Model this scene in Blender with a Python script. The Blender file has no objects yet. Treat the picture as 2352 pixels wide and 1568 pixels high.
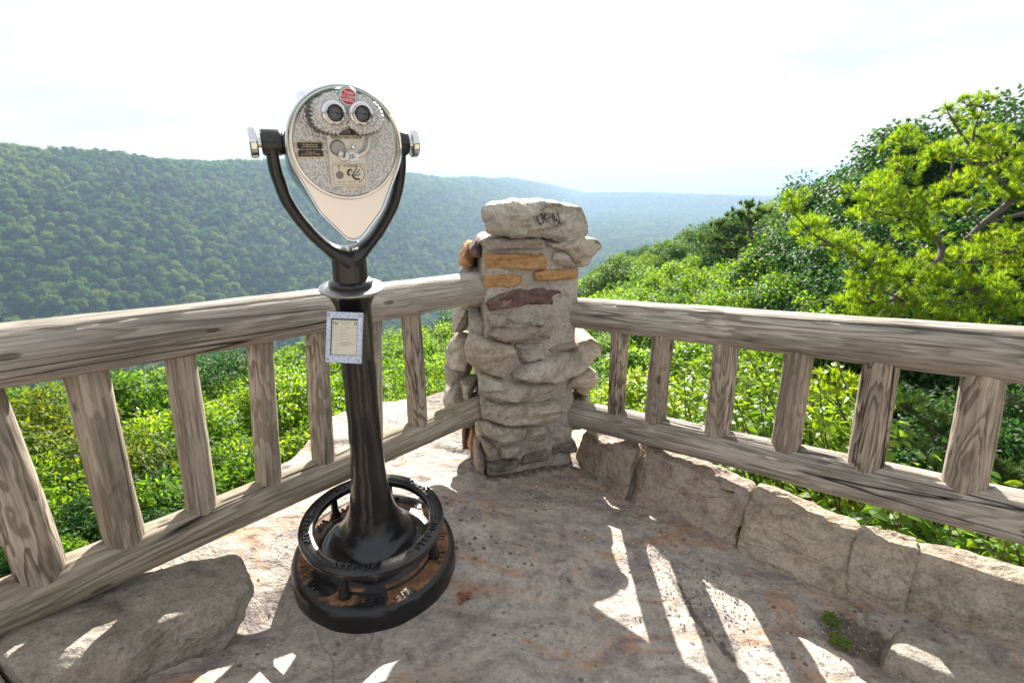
import bpy, math, random
import numpy as np
from mathutils import Vector, Matrix
from mathutils.geometry import delaunay_2d_cdt

# ------------------------------------------------------------------ camera, sky, sun, exposure
S = 1.2                                   # near set pieces are authored in units of 1.2 m
scene = bpy.context.scene
cd = bpy.data.cameras.new('camera'); cam = bpy.data.objects.new('camera', cd)
scene.collection.objects.link(cam); scene.camera = cam
CAM_Z = 1.3*S
PITCH = math.atan((784-392)/1200.0)
cam.location = (0, 0, CAM_Z); cam.rotation_euler = (math.pi/2-PITCH, 0, 0)
cd.sensor_width = 36; cd.lens = 36*1200/2352; cd.clip_start = 0.05; cd.clip_end = 60000
cd.dof.use_dof = True; cd.dof.focus_distance = 2.1; cd.dof.aperture_fstop = 5.0

SUN_AZ, SUN_EL = math.radians(2.5), math.radians(28)
w = bpy.data.worlds.new('World'); scene.world = w; w.use_nodes = True
nt = w.node_tree; nt.nodes.clear()
out = nt.nodes.new('ShaderNodeOutputWorld'); bg = nt.nodes.new('ShaderNodeBackground')
sky = nt.nodes.new('ShaderNodeTexSky'); sky.sky_type = 'NISHITA'; sky.sun_disc = False
sky.sun_elevation = SUN_EL; sky.sun_rotation = SUN_AZ; sky.air_density = 1.0; sky.dust_density = 1.5; sky.ozone_density = 1.0
tc = nt.nodes.new('ShaderNodeTexCoord')
mp = nt.nodes.new('ShaderNodeMapping'); mp.inputs['Scale'].default_value = (1.0, 1.0, 5.0)
mp.inputs['Rotation'].default_value = (0.10, 0.16, 0.4)
nz = nt.nodes.new('ShaderNodeTexNoise'); nz.inputs['Scale'].default_value = 2.2; nz.inputs['Detail'].default_value = 7; nz.inputs['Roughness'].default_value = 0.55
rp = nt.nodes.new('ShaderNodeValToRGB'); rp.color_ramp.elements[0].position = 0.30; rp.color_ramp.elements[1].position = 0.62
rp.color_ramp.elements[0].color = (0.62, 0.62, 0.62, 1); rp.color_ramp.elements[1].color = (0.97, 0.97, 0.97, 1)
mx = nt.nodes.new('ShaderNodeMix'); mx.data_type = 'RGBA'
L = nt.links.new
nz2 = nt.nodes.new('ShaderNodeTexNoise'); nz2.inputs['Scale'].default_value = 3.4; nz2.inputs['Detail'].default_value = 8; nz2.inputs['Roughness'].default_value = 0.6
rp2 = nt.nodes.new('ShaderNodeValToRGB'); rp2.color_ramp.elements[0].position = 0.36; rp2.color_ramp.elements[1].position = 0.60
rp2.color_ramp.elements[0].color = (4.75, 4.98, 5.25, 1); rp2.color_ramp.elements[1].color = (5.7, 5.75, 5.8, 1)       # thin bright cloud veil
L(mp.outputs[0], nz2.inputs['Vector']); L(nz2.outputs['Fac'], rp2.inputs[0]); L(rp2.outputs[0], mx.inputs[7])
L(tc.outputs['Generated'], mp.inputs[0]); L(mp.outputs[0], nz.inputs['Vector']); L(nz.outputs['Fac'], rp.inputs[0])
L(rp.outputs[0], mx.inputs[0]); L(sky.outputs[0], mx.inputs[6]); L(mx.outputs[2], bg.inputs[0]); L(bg.outputs[0], out.inputs[0])
bg.inputs[1].default_value = 0.050
sd = bpy.data.lights.new('sun', 'SUN'); sun = bpy.data.objects.new('sun', sd); scene.collection.objects.link(sun)
sd.energy = 5.0; sd.angle = math.radians(0.5); sd.color = (1.0, 0.955, 0.88)
sdir = Vector((math.sin(SUN_AZ)*math.cos(SUN_EL), math.cos(SUN_AZ)*math.cos(SUN_EL), math.sin(SUN_EL)))
sun.rotation_euler = sdir.to_track_quat('Z', 'Y').to_euler(); sun.location = (0, 0, 60)
vs = scene.view_settings; vs.view_transform = 'Standard'; vs.look = 'None'; vs.gamma = 1; vs.exposure = 1.86
scene.cycles.max_bounces = 8; scene.cycles.diffuse_bounces = 4; scene.cycles.transmission_bounces = 4
scene.cycles.volume_bounces = 0; scene.cycles.sample_clamp_indirect = 6

# ------------------------------------------------------------------ helpers
RNG = np.random.default_rng(7)
col = scene.collection
def tag(o, label=None, cat=None, group=None, kind=None):
    if label: o['label'] = label
    if cat: o['category'] = cat
    if group: o['group'] = group
    if kind: o['kind'] = kind
    return o
def empty(name, loc, label, cat, group=None, rot=None):
    o = bpy.data.objects.new(name, None); o.empty_display_size = 0.1; col.objects.link(o)
    M = Matrix.Translation(Vector(loc)*1.0)
    if rot is not None: M = M @ rot.to_4x4()
    o.matrix_world = M
    return tag(o, label, cat, group)
def mesh(name, V, F, mats=(), smooth=True, mi=None):
    V = np.ascontiguousarray(V, dtype=np.float32)
    me = bpy.data.meshes.new(name)
    if isinstance(F, np.ndarray):
        k = F.shape[1]; n = len(F)
        me.vertices.add(len(V)); me.vertices.foreach_set('co', V.ravel())
        me.loops.add(n*k); me.loops.foreach_set('vertex_index', np.ascontiguousarray(F, dtype=np.int32).ravel())
        me.polygons.add(n); me.polygons.foreach_set('loop_start', np.arange(n, dtype=np.int32)*k)
        me.polygons.foreach_set('loop_total', np.full(n, k, dtype=np.int32))
    else:
        me.from_pydata([tuple(map(float, v)) for v in V], [], [tuple(int(i) for i in f) for f in F])
    for m in mats: me.materials.append(m)
    if mi is not None: me.polygons.foreach_set('material_index', np.asarray(mi, dtype=np.int32))
    me.polygons.foreach_set('use_smooth', np.full(len(me.polygons), bool(smooth)))
    me.update(calc_edges=True); me.validate()
    return me
def obj(name, me, parent=None, M=None):
    o = bpy.data.objects.new(name, me); col.objects.link(o)
    if parent is not None: o.parent = parent
    if M is not None: o.matrix_local = M
    return o
def mk(name, V, F, mat, parent=None, smooth=True, M=None, mi=None):
    return obj(name, mesh(name, V, F, mat if isinstance(mat, (list, tuple)) else [mat], smooth, mi), parent, M)
def autosmooth(o, ang=35):
    me = o.data; lim = math.cos(math.radians(ang))
    import bmesh
    bm = bmesh.new(); bm.from_mesh(me)
    for e in bm.edges:
        if len(e.link_faces) == 2 and e.link_faces[0].normal.dot(e.link_faces[1].normal) < lim: e.smooth = False
    bm.to_mesh(me); bm.free(); return o
class Acc:                                # collects several shapes into ONE mesh
    def __init__(s): s.V = []; s.F = []; s.n = 0
    def add(s, V, F):
        s.V.append(np.asarray(V, float)); s.F += [tuple(int(i)+s.n for i in f) for f in F]; s.n += len(V); return s
    def out(s): return np.concatenate(s.V), s.F
# value noise in numpy
def _h(ix, iy, iz, seed):
    n = (ix*374761393 + iy*668265263 + iz*2147483647 + seed*974711) & 0xffffffff
    n = ((n ^ (n >> 13))*1274126177) & 0xffffffff
    n = ((n ^ (n >> 16))*2246822519) & 0xffffffff
    return ((n ^ (n >> 15)) & 0xffffff)/float(0xffffff)
def vn(P, seed=0):
    P = np.asarray(P, float); i = np.floor(P).astype(np.int64); f = P-i; f = f*f*f*(f*(f*6-15)+10)
    x, y, z = i[..., 0], i[..., 1], i[..., 2]; r = 0
    for a in (0, 1):
        for b in (0, 1):
            for c in (0, 1):
                wgt = (f[..., 0] if a else 1-f[..., 0])*(f[..., 1] if b else 1-f[..., 1])*(f[..., 2] if c else 1-f[..., 2])
                r = r+wgt*_h(x+a, y+b, z+c, seed)
    return r*2-1
def fbm(P, seed=0, o=4, lac=2.1, g=0.5):
    P = np.asarray(P, float); a = 1; r = 0; t = 0
    for k in range(o): r = r+a*vn(P, seed+k*17); t += a; P = P*lac+3.7; a *= g
    return r/t
def ridge(P, seed=0, o=3):
    return 1-np.abs(fbm(P, seed, o))*2
def P2(x, y, k=1.0): return np.stack([x*k, y*k, np.zeros_like(x)], -1)

# ------------------------------------------------------------------ materials
class NB:
    def __init__(s, name):
        s.m = bpy.data.materials.new(name); s.m.use_nodes = True; s.t = s.m.node_tree; s.t.nodes.clear()
        s.o = s.t.nodes.new('ShaderNodeOutputMaterial')
    def n(s, typ, **kw):
        x = s.t.nodes.new('ShaderNode'+typ)
        for k, v in kw.items():
            if hasattr(x, k): setattr(x, k, v)
        return x
    def l(s, a, b): s.t.links.new(a, b)
    def put(s, sock, v):
        if hasattr(v, 'is_linked') or hasattr(v, 'links'): s.l(v, sock)
        elif isinstance(v, (tuple, list)) and len(v) == 3 and sock.type == 'RGBA': sock.default_value = (*v, 1)
        else: sock.default_value = v
    def coord(s, scale=(1, 1, 1), rot=(0, 0, 0), out='Object'):
        t = s.n('TexCoord'); m = s.n('Mapping'); s.l(t.outputs[out], m.inputs[0])
        m.inputs['Scale'].default_value = scale; m.inputs['Rotation'].default_value = rot; return m.outputs[0]
    def noise(s, vec, scale, detail=5, rough=0.55, dist=0):
        x = s.n('TexNoise'); s.l(vec, x.inputs['Vector']); x.inputs['Scale'].default_value = scale; x.inputs['Detail'].default_value = detail
        x.inputs['Roughness'].default_value = rough; x.inputs['Distortion'].default_value = dist; return x.outputs['Fac']
    def vor(s, vec, scale, feature='F1', smooth=None):
        x = s.n('TexVoronoi'); x.feature = feature; s.l(vec, x.inputs['Vector']); x.inputs['Scale'].default_value = scale; return x.outputs['Distance']
    def ramp(s, fac, stops, interp='LINEAR'):
        x = s.n('ValToRGB'); cr = x.color_ramp; cr.interpolation = interp
        while len(cr.elements) < len(stops): cr.elements.new(0.5)
        for e, (p, c) in zip(cr.elements, stops):
            e.position = p; c = (c, c, c) if not isinstance(c, (tuple, list)) else c; e.color = (*c, 1)
        s.l(fac, x.inputs[0]); return x.outputs[0]
    def mix(s, fac, a, b, mode='MIX'):
        x = s.n('Mix'); x.data_type = 'RGBA'; x.blend_type = mode
        s.put(x.inputs[0], fac); s.put(x.inputs[6], a); s.put(x.inputs[7], b); return x.outputs[2]
    def math(s, op, a, b=0.0, c=None):
        x = s.n('Math'); x.operation = op; s.put(x.inputs[0], a); s.put(x.inputs[1], b)
        if c is not None: s.put(x.inputs[2], c)
        return x.outputs[0]
    def bump(s, h, strength=0.5, dist=0.01, normal=None):
        x = s.n('Bump'); x.inputs['Strength'].default_value = strength; x.inputs['Distance'].default_value = dist; s.l(h, x.inputs['Height'])
        if normal is not None: s.l(normal, x.inputs['Normal'])
        return x.outputs[0]
    def pbr(s, color, rough=0.6, metal=0.0, normal=None, spec=0.5, coat=0.0):
        p = s.n('BsdfPrincipled'); s.put(p.inputs['Base Color'], color); s.put(p.inputs['Roughness'], rough); s.put(p.inputs['Metallic'], metal)
        p.inputs['Specular IOR Level'].default_value = spec; p.inputs['Coat Weight'].default_value = coat; p.inputs['Coat Roughness'].default_value = 0.12
        if normal is not None: s.l(normal, p.inputs['Normal'])
        s.l(p.outputs[0], s.o.inputs[0]); s.p = p; return s.m
def simple(name, c, rough=0.5, metal=0.0, **k): return NB(name).pbr(c, rough, metal, **k)

def rock_mat(name, c1, c2, c3, stain=None, scale=1.0, bump=1.0, stretch=(1, 1, 1), rot=(0, 0, 0), speck=0.5, stain_lo=0.55, lich=0.0, stain2=None, soil=False):
    b = NB(name); v = b.coord((scale*stretch[0], scale*stretch[1], scale*stretch[2]), rot); v1 = b.coord((scale,)*3)
    n1 = b.noise(v, 5.0, 9, 0.62, 0.6)
    colr = b.ramp(n1, [(0.28, c1), (0.48, c2), (0.72, c3)])
    if stain:
        n2 = b.noise(v, 3.1, 6, 0.6, 1.2)
        colr = b.mix(b.ramp(n2, [(stain_lo, 0.0), (stain_lo+0.13, 0.85)]), colr, stain)
    if stain2:
        n9 = b.noise(b.coord((scale*stretch[0]+3, scale*stretch[1]+3, scale), rot), 1.6, 7, 0.65, 1.0)
        colr = b.mix(b.ramp(n9, [(0.53, 0.0), (0.62, 0.7)]), colr, stain2)
    n3 = b.noise(v1, 75, 4, 0.7)
    colr = b.mix(speck, colr, b.ramp(n3, [(0.30, 0.35), (0.5, 0.95), (0.7, 1.25)]), 'MULTIPLY')
    n5 = b.noise(v1, 22, 6, 0.6)
    colr = b.mix(0.6, colr, b.ramp(n5, [(0.3, 0.55), (0.52, 1.0), (0.75, 1.15)]), 'MULTIPLY')
    if lich:
        n6 = b.vor(v1, 26); n7 = b.noise(v1, 4, 4)
        f = b.math('MULTIPLY', b.ramp(n6, [(0.16, 1.0), (0.26, 0.0)]), b.ramp(n7, [(0.45, 0.0), (0.6, lich)]))
        colr = b.mix(f, colr, (0.10, 0.09, 0.08))
    if soil:
        at_ = b.n('Attribute'); at_.attribute_name = 'soil'; sn = b.math('ADD', at_.outputs['Fac'], b.math('MULTIPLY', b.math('SUBTRACT', b.noise(v1, 30, 5), 0.5), 0.9))
        dc = b.ramp(b.noise(v1, 45, 5), [(0.3, (0.085, 0.07, 0.055)), (0.6, (0.19, 0.155, 0.125)), (0.75, (0.34, 0.30, 0.26))])
        colr = b.mix(b.ramp(sn, [(0.42, 0.0), (0.62, 1.0)]), colr, dc)
    cr = b.n('Mix'); cr.data_type = 'VECTOR'; cr.inputs[0].default_value = 0.12
    nv = b.n('TexNoise'); b.l(v, nv.inputs['Vector']); nv.inputs['Scale'].default_value = 4; nv.inputs['Detail'].default_value = 5
    b.l(v, cr.inputs[4]); b.l(nv.outputs['Color'], cr.inputs[5])
    e = b.vor(cr.outputs[1], 3.2, 'DISTANCE_TO_EDGE'); crk = b.ramp(e, [(0.0, 0.25), (0.008, 1.0)])
    crk = b.mix(b.ramp(b.noise(v1, 2.3, 3), [(0.54, 0.0), (0.68, 0.55)]), (1, 1, 1), crk)
    colr = b.mix(1.0, colr, crk, 'MULTIPLY')
    h = b.math('ADD', b.math('MULTIPLY', n1, 1.0), b.math('MULTIPLY', n5, 0.45)); h = b.math('ADD', h, b.math('MULTIPLY', n3, 0.13))
    h = b.math('ADD', h, b.math('MULTIPLY', crk, 0.3))
    return b.pbr(colr, 0.88, 0, b.bump(h, 0.9*bump, 0.03), 0.25)

M = {}
M['floor'] = rock_mat('bedrock', (0.22, 0.19, 0.165), (0.405, 0.352, 0.30), (0.51, 0.445, 0.38), (0.45, 0.25, 0.14), 0.9, 1.1, (1.0, 1.7, 1), (0, 0, 0.35), 0.5, 0.53, 0.9, (0.24, 0.195, 0.195), True)
M['outcrop'] = M['floor']
M['kerb_red'] = rock_mat('kerb_red_sandstone', (0.27, 0.195, 0.155), (0.46, 0.365, 0.29), (0.55, 0.46, 0.37), (0.27, 0.16, 0.14), 1.5, 1.3, (1, 1, 1.6), (0, 0, 0), 0.6, 0.57)
M['kerb'] = rock_mat('kerb_sandstone', (0.27, 0.21, 0.155), (0.47, 0.385, 0.285), (0.56, 0.47, 0.365), (0.34, 0.20, 0.11), 1.3, 1.1, (1, 1, 1.5), (0, 0, 0), 0.6, 0.60)
M['boulder'] = rock_mat('boulder_rock', (0.18, 0.155, 0.125), (0.34, 0.295, 0.24), (0.44, 0.385, 0.32), (0.27, 0.17, 0.11), 1.4, 1.2, (1, 1, 1.6), (0, 0, 0.3), 0.6, 0.64, 0.5)
M['st_grey'] = rock_mat('grey_sandstone', (0.29, 0.25, 0.195), (0.53, 0.47, 0.385), (0.63, 0.565, 0.47), (0.32, 0.25, 0.165), 1.6, 1.0, (1, 1, 1.8), (0, 0, 0), 0.6, 0.62)
M['st_pale'] = rock_mat('pale_sandstone', (0.30, 0.265, 0.215), (0.44, 0.395, 0.33), (0.53, 0.475, 0.40), (0.36, 0.29, 0.22), 1.6, 1.0, (1, 1, 1.8), (0, 0, 0), 0.55, 0.66)
M['st_orange'] = rock_mat('orange_sandstone', (0.33, 0.17, 0.07), (0.52, 0.29, 0.12), (0.60, 0.37, 0.18), (0.45, 0.32, 0.22), 2.0, 0.8, (1, 1, 3), (0, 0, 0), 0.35, 0.66)
M['st_purple'] = rock_mat('purple_sandstone', (0.09, 0.05, 0.045), (0.18, 0.11, 0.095), (0.30, 0.20, 0.15), (0.40, 0.31, 0.24), 2.2, 1.0, (1, 1, 2), (0, 0, 0), 0.5, 0.60)
M['st_mauve'] = rock_mat('mauve_sandstone', (0.24, 0.18, 0.15), (0.42, 0.335, 0.275), (0.52, 0.43, 0.355), (0.25, 0.13, 0.09), 2.0, 1.0, (1, 1, 2.4), (0, 0, 0), 0.5, 0.60)
M['st_tan'] = rock_mat('tan_sandstone', (0.32, 0.255, 0.185), (0.55, 0.465, 0.355), (0.63, 0.55, 0.44), (0.40, 0.27, 0.15), 1.8, 1.1, (1, 1, 2), (0, 0, 0), 0.6, 0.58)
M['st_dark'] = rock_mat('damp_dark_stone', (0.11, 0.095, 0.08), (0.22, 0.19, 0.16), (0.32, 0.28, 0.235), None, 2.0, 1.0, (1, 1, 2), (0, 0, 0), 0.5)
M['mortar'] = rock_mat('mortar', (0.39, 0.34, 0.285), (0.55, 0.49, 0.41), (0.63, 0.57, 0.485), (0.33, 0.27, 0.21), 2.2, 1.2, (1, 1, 1), (0, 0, 0), 0.6, 0.62)

def wood_mat(name, light, mid, dark, moss=0.0, zs=1.5, nb=15.0, amp=1.0):
    b = NB(name); oi = b.n('ObjectInfo'); 
    tcn = b.n('TexCoord'); ad = b.n('VectorMath'); ad.operation = 'ADD'
    sc = b.n('VectorMath'); sc.operation = 'SCALE'; sc.inputs[0].default_value = (7.3, 3.1, 11.7); b.l(oi.outputs['Random'], sc.inputs['Scale'])
    b.l(tcn.outputs['Object'], ad.inputs[0]); b.l(sc.outputs[0], ad.inputs[1])
    def mp(s3):
        m = b.n('Mapping'); m.inputs['Scale'].default_value = s3; b.l(ad.outputs[0], m.inputs[0]); return m.outputs[0]
    nA = b.noise(mp((9.0, 9.0, zs*1.25)), 1.0, 3.0, 0.5, 0.4)
    fr = b.math('FRACT', b.math('MULTIPLY', nA, nb))
    band = b.ramp(fr, [(0.0, 0.0), (0.2, 0.05), (0.5, 0.35), (0.74, 1.0), (0.93, 0.95), (1.0, 0.0)])
    nB = b.noise(mp((2.2, 2.2, 0.9)), 1.0, 4)
    band = b.math('MULTIPLY', band, b.ramp(nB, [(0.34, 0.25*amp), (0.6, amp)]))
    fine = b.noise(mp((130, 130, 4)), 1.0, 4, 0.65)
    colr = b.mix(band, light, dark)
    colr = b.mix(b.ramp(b.noise(mp((5, 5, 1.2)), 1.0, 5, 0.6), [(0.42, 0.0), (0.68, 0.8)]), colr, mid)
    colr = b.mix(0.75, colr, b.ramp(fine, [(0.3, 0.32), (0.5, 0.95), (0.72, 1.35)]), 'MULTIPLY')
    colr = b.mix(0.8, colr, b.ramp(b.noise(mp((26, 26, 0.9)), 1.0, 4, 0.6), [(0.30, 0.5), (0.48, 0.97), (0.72, 1.15)]), 'MULTIPLY')
    colr = b.mix(0.7, colr, b.ramp(b.noise(mp((3, 3, 2.2)), 1.0, 5, 0.6), [(0.32, 0.55), (0.5, 1.0), (0.7, 1.2)]), 'MULTIPLY')
    nC = b.noise(mp((9, 9, 0.35)), 1.0, 2, 0.4)
    ck = b.math('ABSOLUTE', b.math('SUBTRACT', nC, 0.5)); ckm = b.ramp(ck, [(0.0, 0.03), (0.005, 0.25), (0.012, 1.0)])
    ckm = b.mix(b.ramp(b.noise(mp((4, 4, 0.8)), 1.0, 3), [(0.44, 0.0), (0.56, 1.0)]), (1, 1, 1), ckm)
    colr = b.mix(1.0, colr, ckm, 'MULTIPLY')
    pt = b.vor(mp((9, 9, 3.2)), 1.0); knot = b.ramp(pt, [(0.07, 0.25), (0.10, 1.0)])
    colr = b.mix(0.8, colr, knot, 'MULTIPLY')
    if moss:
        g = b.n('NewGeometry'); 
        colr = b.mix(b.ramp(b.noise(mp((3, 3, 1.5)), 1.0, 5), [(0.5, 0.0), (0.68, moss)]), colr, (0.10, 0.105, 0.03))
    h = b.math('ADD', b.math('MULTIPLY', fine, 0.35), b.math('MULTIPLY', ckm, 0.8)); h = b.math('SUBTRACT', h, b.math('MULTIPLY', band, 0.22))
    return b.pbr(colr, 0.82, 0, b.bump(h, 0.7, 0.006), 0.25)
M['wood_rail'] = wood_mat('weathered_log', (0.50, 0.445, 0.375), (0.32, 0.28, 0.23), (0.17, 0.135, 0.10), 0, 0.7, 13.0, 0.8)
M['wood_post'] = wood_mat('weathered_post', (0.46, 0.385, 0.30), (0.33, 0.265, 0.20), (0.125, 0.09, 0.06), 0, 1.5, 13.0, 1.0)
M['wood_low'] = wood_mat('mossy_log', (0.40, 0.345, 0.265), (0.28, 0.235, 0.165), (0.17, 0.125, 0.08), 0.5, 0.7, 15.0, 0.75)

def black_mat():
    b = NB('black_gloss_paint'); v = b.coord()
    n1 = b.noise(v, 16, 6, 0.6); n2 = b.noise(v, 120, 3, 0.6); n3 = b.noise(v, 5, 4)
    c = b.mix(b.ramp(n3, [(0.45, 0.0), (0.72, 1.0)]), (0.009, 0.009, 0.010), (0.026, 0.021, 0.018))
    h = b.math('ADD', n1, b.math('MULTIPLY', n2, 0.25))
    return b.pbr(c, b.ramp(n1, [(0.3, 0.12), (0.7, 0.30)]), 0, b.bump(h, 0.35, 0.006), 0.5, 0.25)
M['black'] = black_mat()
def base_mat():
    b = NB('worn_base_paint'); v = b.coord()
    n1 = b.noise(v, 16, 6, 0.6); n2 = b.noise(v, 150, 3, 0.6); n3 = b.noise(v, 6.5, 7, 0.62, 0.8); n4 = b.noise(v, 30, 5)
    rust = b.ramp(n4, [(0.3, (0.06, 0.03, 0.015)), (0.5, (0.19, 0.085, 0.035)), (0.72, (0.32, 0.17, 0.075))])
    g = b.math('MULTIPLY', b.ramp(b.noise(v, 11, 5), [(0.68, 0.0), (0.70, 0.7)]), 1.0)
    rust = b.mix(g, rust, (0.05, 0.13, 0.07))
    f = b.ramp(n3, [(0.47, 0.0), (0.51, 1.0)])
    geo = b.n('NewGeometry'); sep = b.n('SeparateXYZ'); tn = b.n('TexCoord'); b.l(tn.outputs['Normal'], sep.inputs[0])
    up = b.ramp(sep.outputs[2], [(0.85, 0.0), (0.95, 1.0)]); sx = b.n('SeparateXYZ'); b.l(tn.outputs['Object'], sx.inputs[0]); rr_ = b.math('SQRT', b.math('ADD', b.math('MULTIPLY', sx.outputs[0], sx.outputs[0]), b.math('MULTIPLY', sx.outputs[1], sx.outputs[1]))); f = b.math('MULTIPLY', b.math('MULTIPLY', f, up), b.ramp(rr_, [(0.205, 0.0), (0.214, 1.0), (0.272, 1.0), (0.282, 0.0)]))
    c = b.mix(f, (0.011, 0.011, 0.012), rust)
    h = b.math('ADD', n1, b.math('MULTIPLY', n2, 0.25)); h = b.math('SUBTRACT', h, b.math('MULTIPLY', f, 0.3))
    return b.pbr(c, b.mix(f, (0.28, 0.28, 0.28), (0.7, 0.7, 0.7)), 0, b.bump(h, 0.45, 0.006), 0.5)
M['base'] = base_mat()
M['wornblack'] = simple('worn_letter_edges', (0.045, 0.043, 0.042), 0.3, 0.2)
def chrome(name, c, r, bumpy=0.0):
    b = NB(name); v = b.coord(); n = b.noise(v, 30, 5); n2 = b.noise(v, 6, 3)
    return b.pbr(c, b.ramp(n, [(0.35, r*0.7), (0.7, r*1.5)]), 1.0, b.bump(n2, 0.10+bumpy, 0.01))
M['chrome'] = chrome('polished_chrome', (0.80, 0.80, 0.79), 0.10)
M['cream'] = NB('satin_front_metal').pbr((0.86, 0.825, 0.775), 0.24, 0.6)
def hammered():
    b = NB('hammered_metal'); v = b.coord(); d = b.vor(v, 190, 'F1'); n = b.noise(v, 25, 4)
    c = b.mix(b.ramp(d, [(0.1, 1.0), (0.75, 0.0)]), (0.46, 0.455, 0.44), (0.80, 0.79, 0.77))
    return b.pbr(c, 0.42, 0.75, b.bump(d, 0.55, 0.004))
M['hammer'] = hammered()
def brushed():
    b = NB('coin_metal'); v = b.coord(); n = b.noise(v, 18, 6)
    return b.pbr(b.mix(n, (0.62, 0.58, 0.51), (0.86, 0.82, 0.74)), 0.3, 0.65, b.bump(n, 0.2, 0.004))
M['coinmetal'] = brushed()
def speckled():
    b = NB('speckled_frame'); v = b.coord(); n = b.noise(v, 170, 3, 0.7)
    return b.pbr(b.ramp(n, [(0.35, (0.36, 0.39, 0.45)), (0.6, (0.66, 0.70, 0.78))]), 0.4, 0.6, b.bump(n, 0.3, 0.002))
M['frame'] = speckled()
M['creamplate'] = simple('cream_plate', (0.72, 0.65, 0.50), 0.4)
M['card'] = simple('aged_card', (0.70, 0.65, 0.52), 0.6)
M['ink'] = simple('ink', (0.03, 0.028, 0.025), 0.6)
M['greyink'] = simple('grey_print', (0.22, 0.20, 0.18), 0.6)
M['faint'] = simple('faint_print', (0.42, 0.38, 0.30), 0.6)
M['brass'] = simple('brass_trim', (0.62, 0.45, 0.20), 0.3, 0.9)
M['goldtext'] = simple('gold_print', (0.66, 0.55, 0.33), 0.45, 0.3)
M['plaque'] = simple('plaque_black', (0.018, 0.02, 0.028), 0.35)
M['red'] = simple('red_label', (0.55, 0.03, 0.05), 0.4)
M['white'] = simple('white_print', (0.80, 0.80, 0.78), 0.5)
M['greenrim'] = simple('verdigris_rim', (0.33, 0.44, 0.38), 0.45, 0.5)
M['steel'] = simple('dull_steel', (0.40, 0.40, 0.39), 0.38, 0.9)
M['grime_shade'] = simple('grimy_shaded_metal', (0.16, 0.155, 0.15), 0.45, 0.6)  # guard sides: grime plus crevice shade painted into the colour
M['glass'] = NB('eyepiece_lens').pbr((0.035, 0.037, 0.036), 0.08, 0, None, 0.8, 0.6)
M['chalk'] = simple('chalk', (0.78, 0.76, 0.72), 0.9)
M['marker'] = simple('marker_pen', (0.035, 0.035, 0.035), 0.7)
M['scratch'] = simple('scratched_stone', (0.62, 0.56, 0.46), 0.9)

def leaf_mat(name, cd_, cm, cy, tr, trans=0.45, rough=0.42, obj_var=0.5, spec=0.4, patch=False):
    b = NB(name); g = b.n('NewGeometry'); oi = b.n('ObjectInfo')
    f = b.math('ADD', b.math('MULTIPLY', g.outputs['Random Per Island'], 1-obj_var), b.math('MULTIPLY', oi.outputs['Random'], obj_var))
    if patch:                                                             # stands of lighter and darker trees
        pn_ = b.noise(oi.outputs['Location'], 0.012, 4, 0.6); f = b.math('ADD', f, b.math('MULTIPLY', b.math('SUBTRACT', pn_, 0.5), 1.6))
    c = b.ramp(f, [(0.0, cd_), (0.5, cm), (1.0, cy)]); ct = b.mix(1.0, c, tr, 'MULTIPLY')
    p = b.n('BsdfPrincipled'); b.l(c, p.inputs['Base Color']); p.inputs['Roughness'].default_value = rough; p.inputs['Specular IOR Level'].default_value = spec
    t = b.n('BsdfTranslucent'); b.l(ct, t.inputs[0]); m = b.n('MixShader'); m.inputs[0].default_value = trans
    b.l(p.outputs[0], m.inputs[1]); b.l(t.outputs[0], m.inputs[2]); b.l(m.outputs[0], b.o.inputs[0]); return b.m
M['leafA'] = leaf_mat('bright_leaf', (0.028, 0.085, 0.009), (0.070, 0.155, 0.013), (0.15, 0.215, 0.018), (2.6, 2.2, 0.9), 0.5, 0.5, 0.35, 0.22)
M['leafB'] = leaf_mat('green_leaf', (0.036, 0.10, 0.011), (0.085, 0.18, 0.016), (0.16, 0.24, 0.020), (3.0, 2.5, 0.9), 0.48, 0.55, 0.4, 0.16)
M['leafD'] = leaf_mat('deep_leaf', (0.014, 0.045, 0.012), (0.026, 0.075, 0.016), (0.05, 0.105, 0.02), (2.0, 2.0, 1.2), 0.4, 0.55, 0.4, 0.16)
M['leafO'] = leaf_mat('olive_leaf', (0.035, 0.075, 0.010), (0.075, 0.12, 0.014), (0.15, 0.17, 0.018), (2.4, 2.1, 0.9), 0.45, 0.55, 0.35, 0.15)
M['leafY'] = leaf_mat('birch_leaf', (0.06, 0.14, 0.012), (0.12, 0.22, 0.016), (0.22, 0.28, 0.02), (2.8, 2.4, 0.9), 0.5)
M['needle'] = leaf_mat('pine_needle', (0.035, 0.11, 0.010), (0.13, 0.24, 0.013), (0.33, 0.38, 0.018), (2.2, 2.0, 0.8), 0.5, 0.55, 0.15, 0.2)
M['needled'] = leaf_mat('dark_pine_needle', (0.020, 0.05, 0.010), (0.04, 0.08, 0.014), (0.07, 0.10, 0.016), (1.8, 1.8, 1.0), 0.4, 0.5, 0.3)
M['leafF'] = leaf_mat('far_leaf', (0.016, 0.050, 0.010), (0.065, 0.14, 0.018), (0.17, 0.22, 0.028), (2.2, 2.1, 1.0), 0.25, 0.8, 0.8, 0.05, True)
M['leafC'] = leaf_mat('canopy_leaf', (0.034, 0.10, 0.012), (0.085, 0.175, 0.016), (0.165, 0.24, 0.022), (2.8, 2.4, 0.9), 0.32, 0.65, 0.5, 0.10)
M['leafCd'] = leaf_mat('canopy_leaf_dark', (0.024, 0.08, 0.012), (0.055, 0.13, 0.016), (0.11, 0.18, 0.02), (2.6, 2.3, 0.9), 0.28, 0.65, 0.5, 0.10)
M['grass'] = leaf_mat('grass_blade', (0.07, 0.12, 0.015), (0.13, 0.19, 0.02), (0.26, 0.25, 0.06), (2.0, 2.0, 1.2), 0.45)
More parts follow.
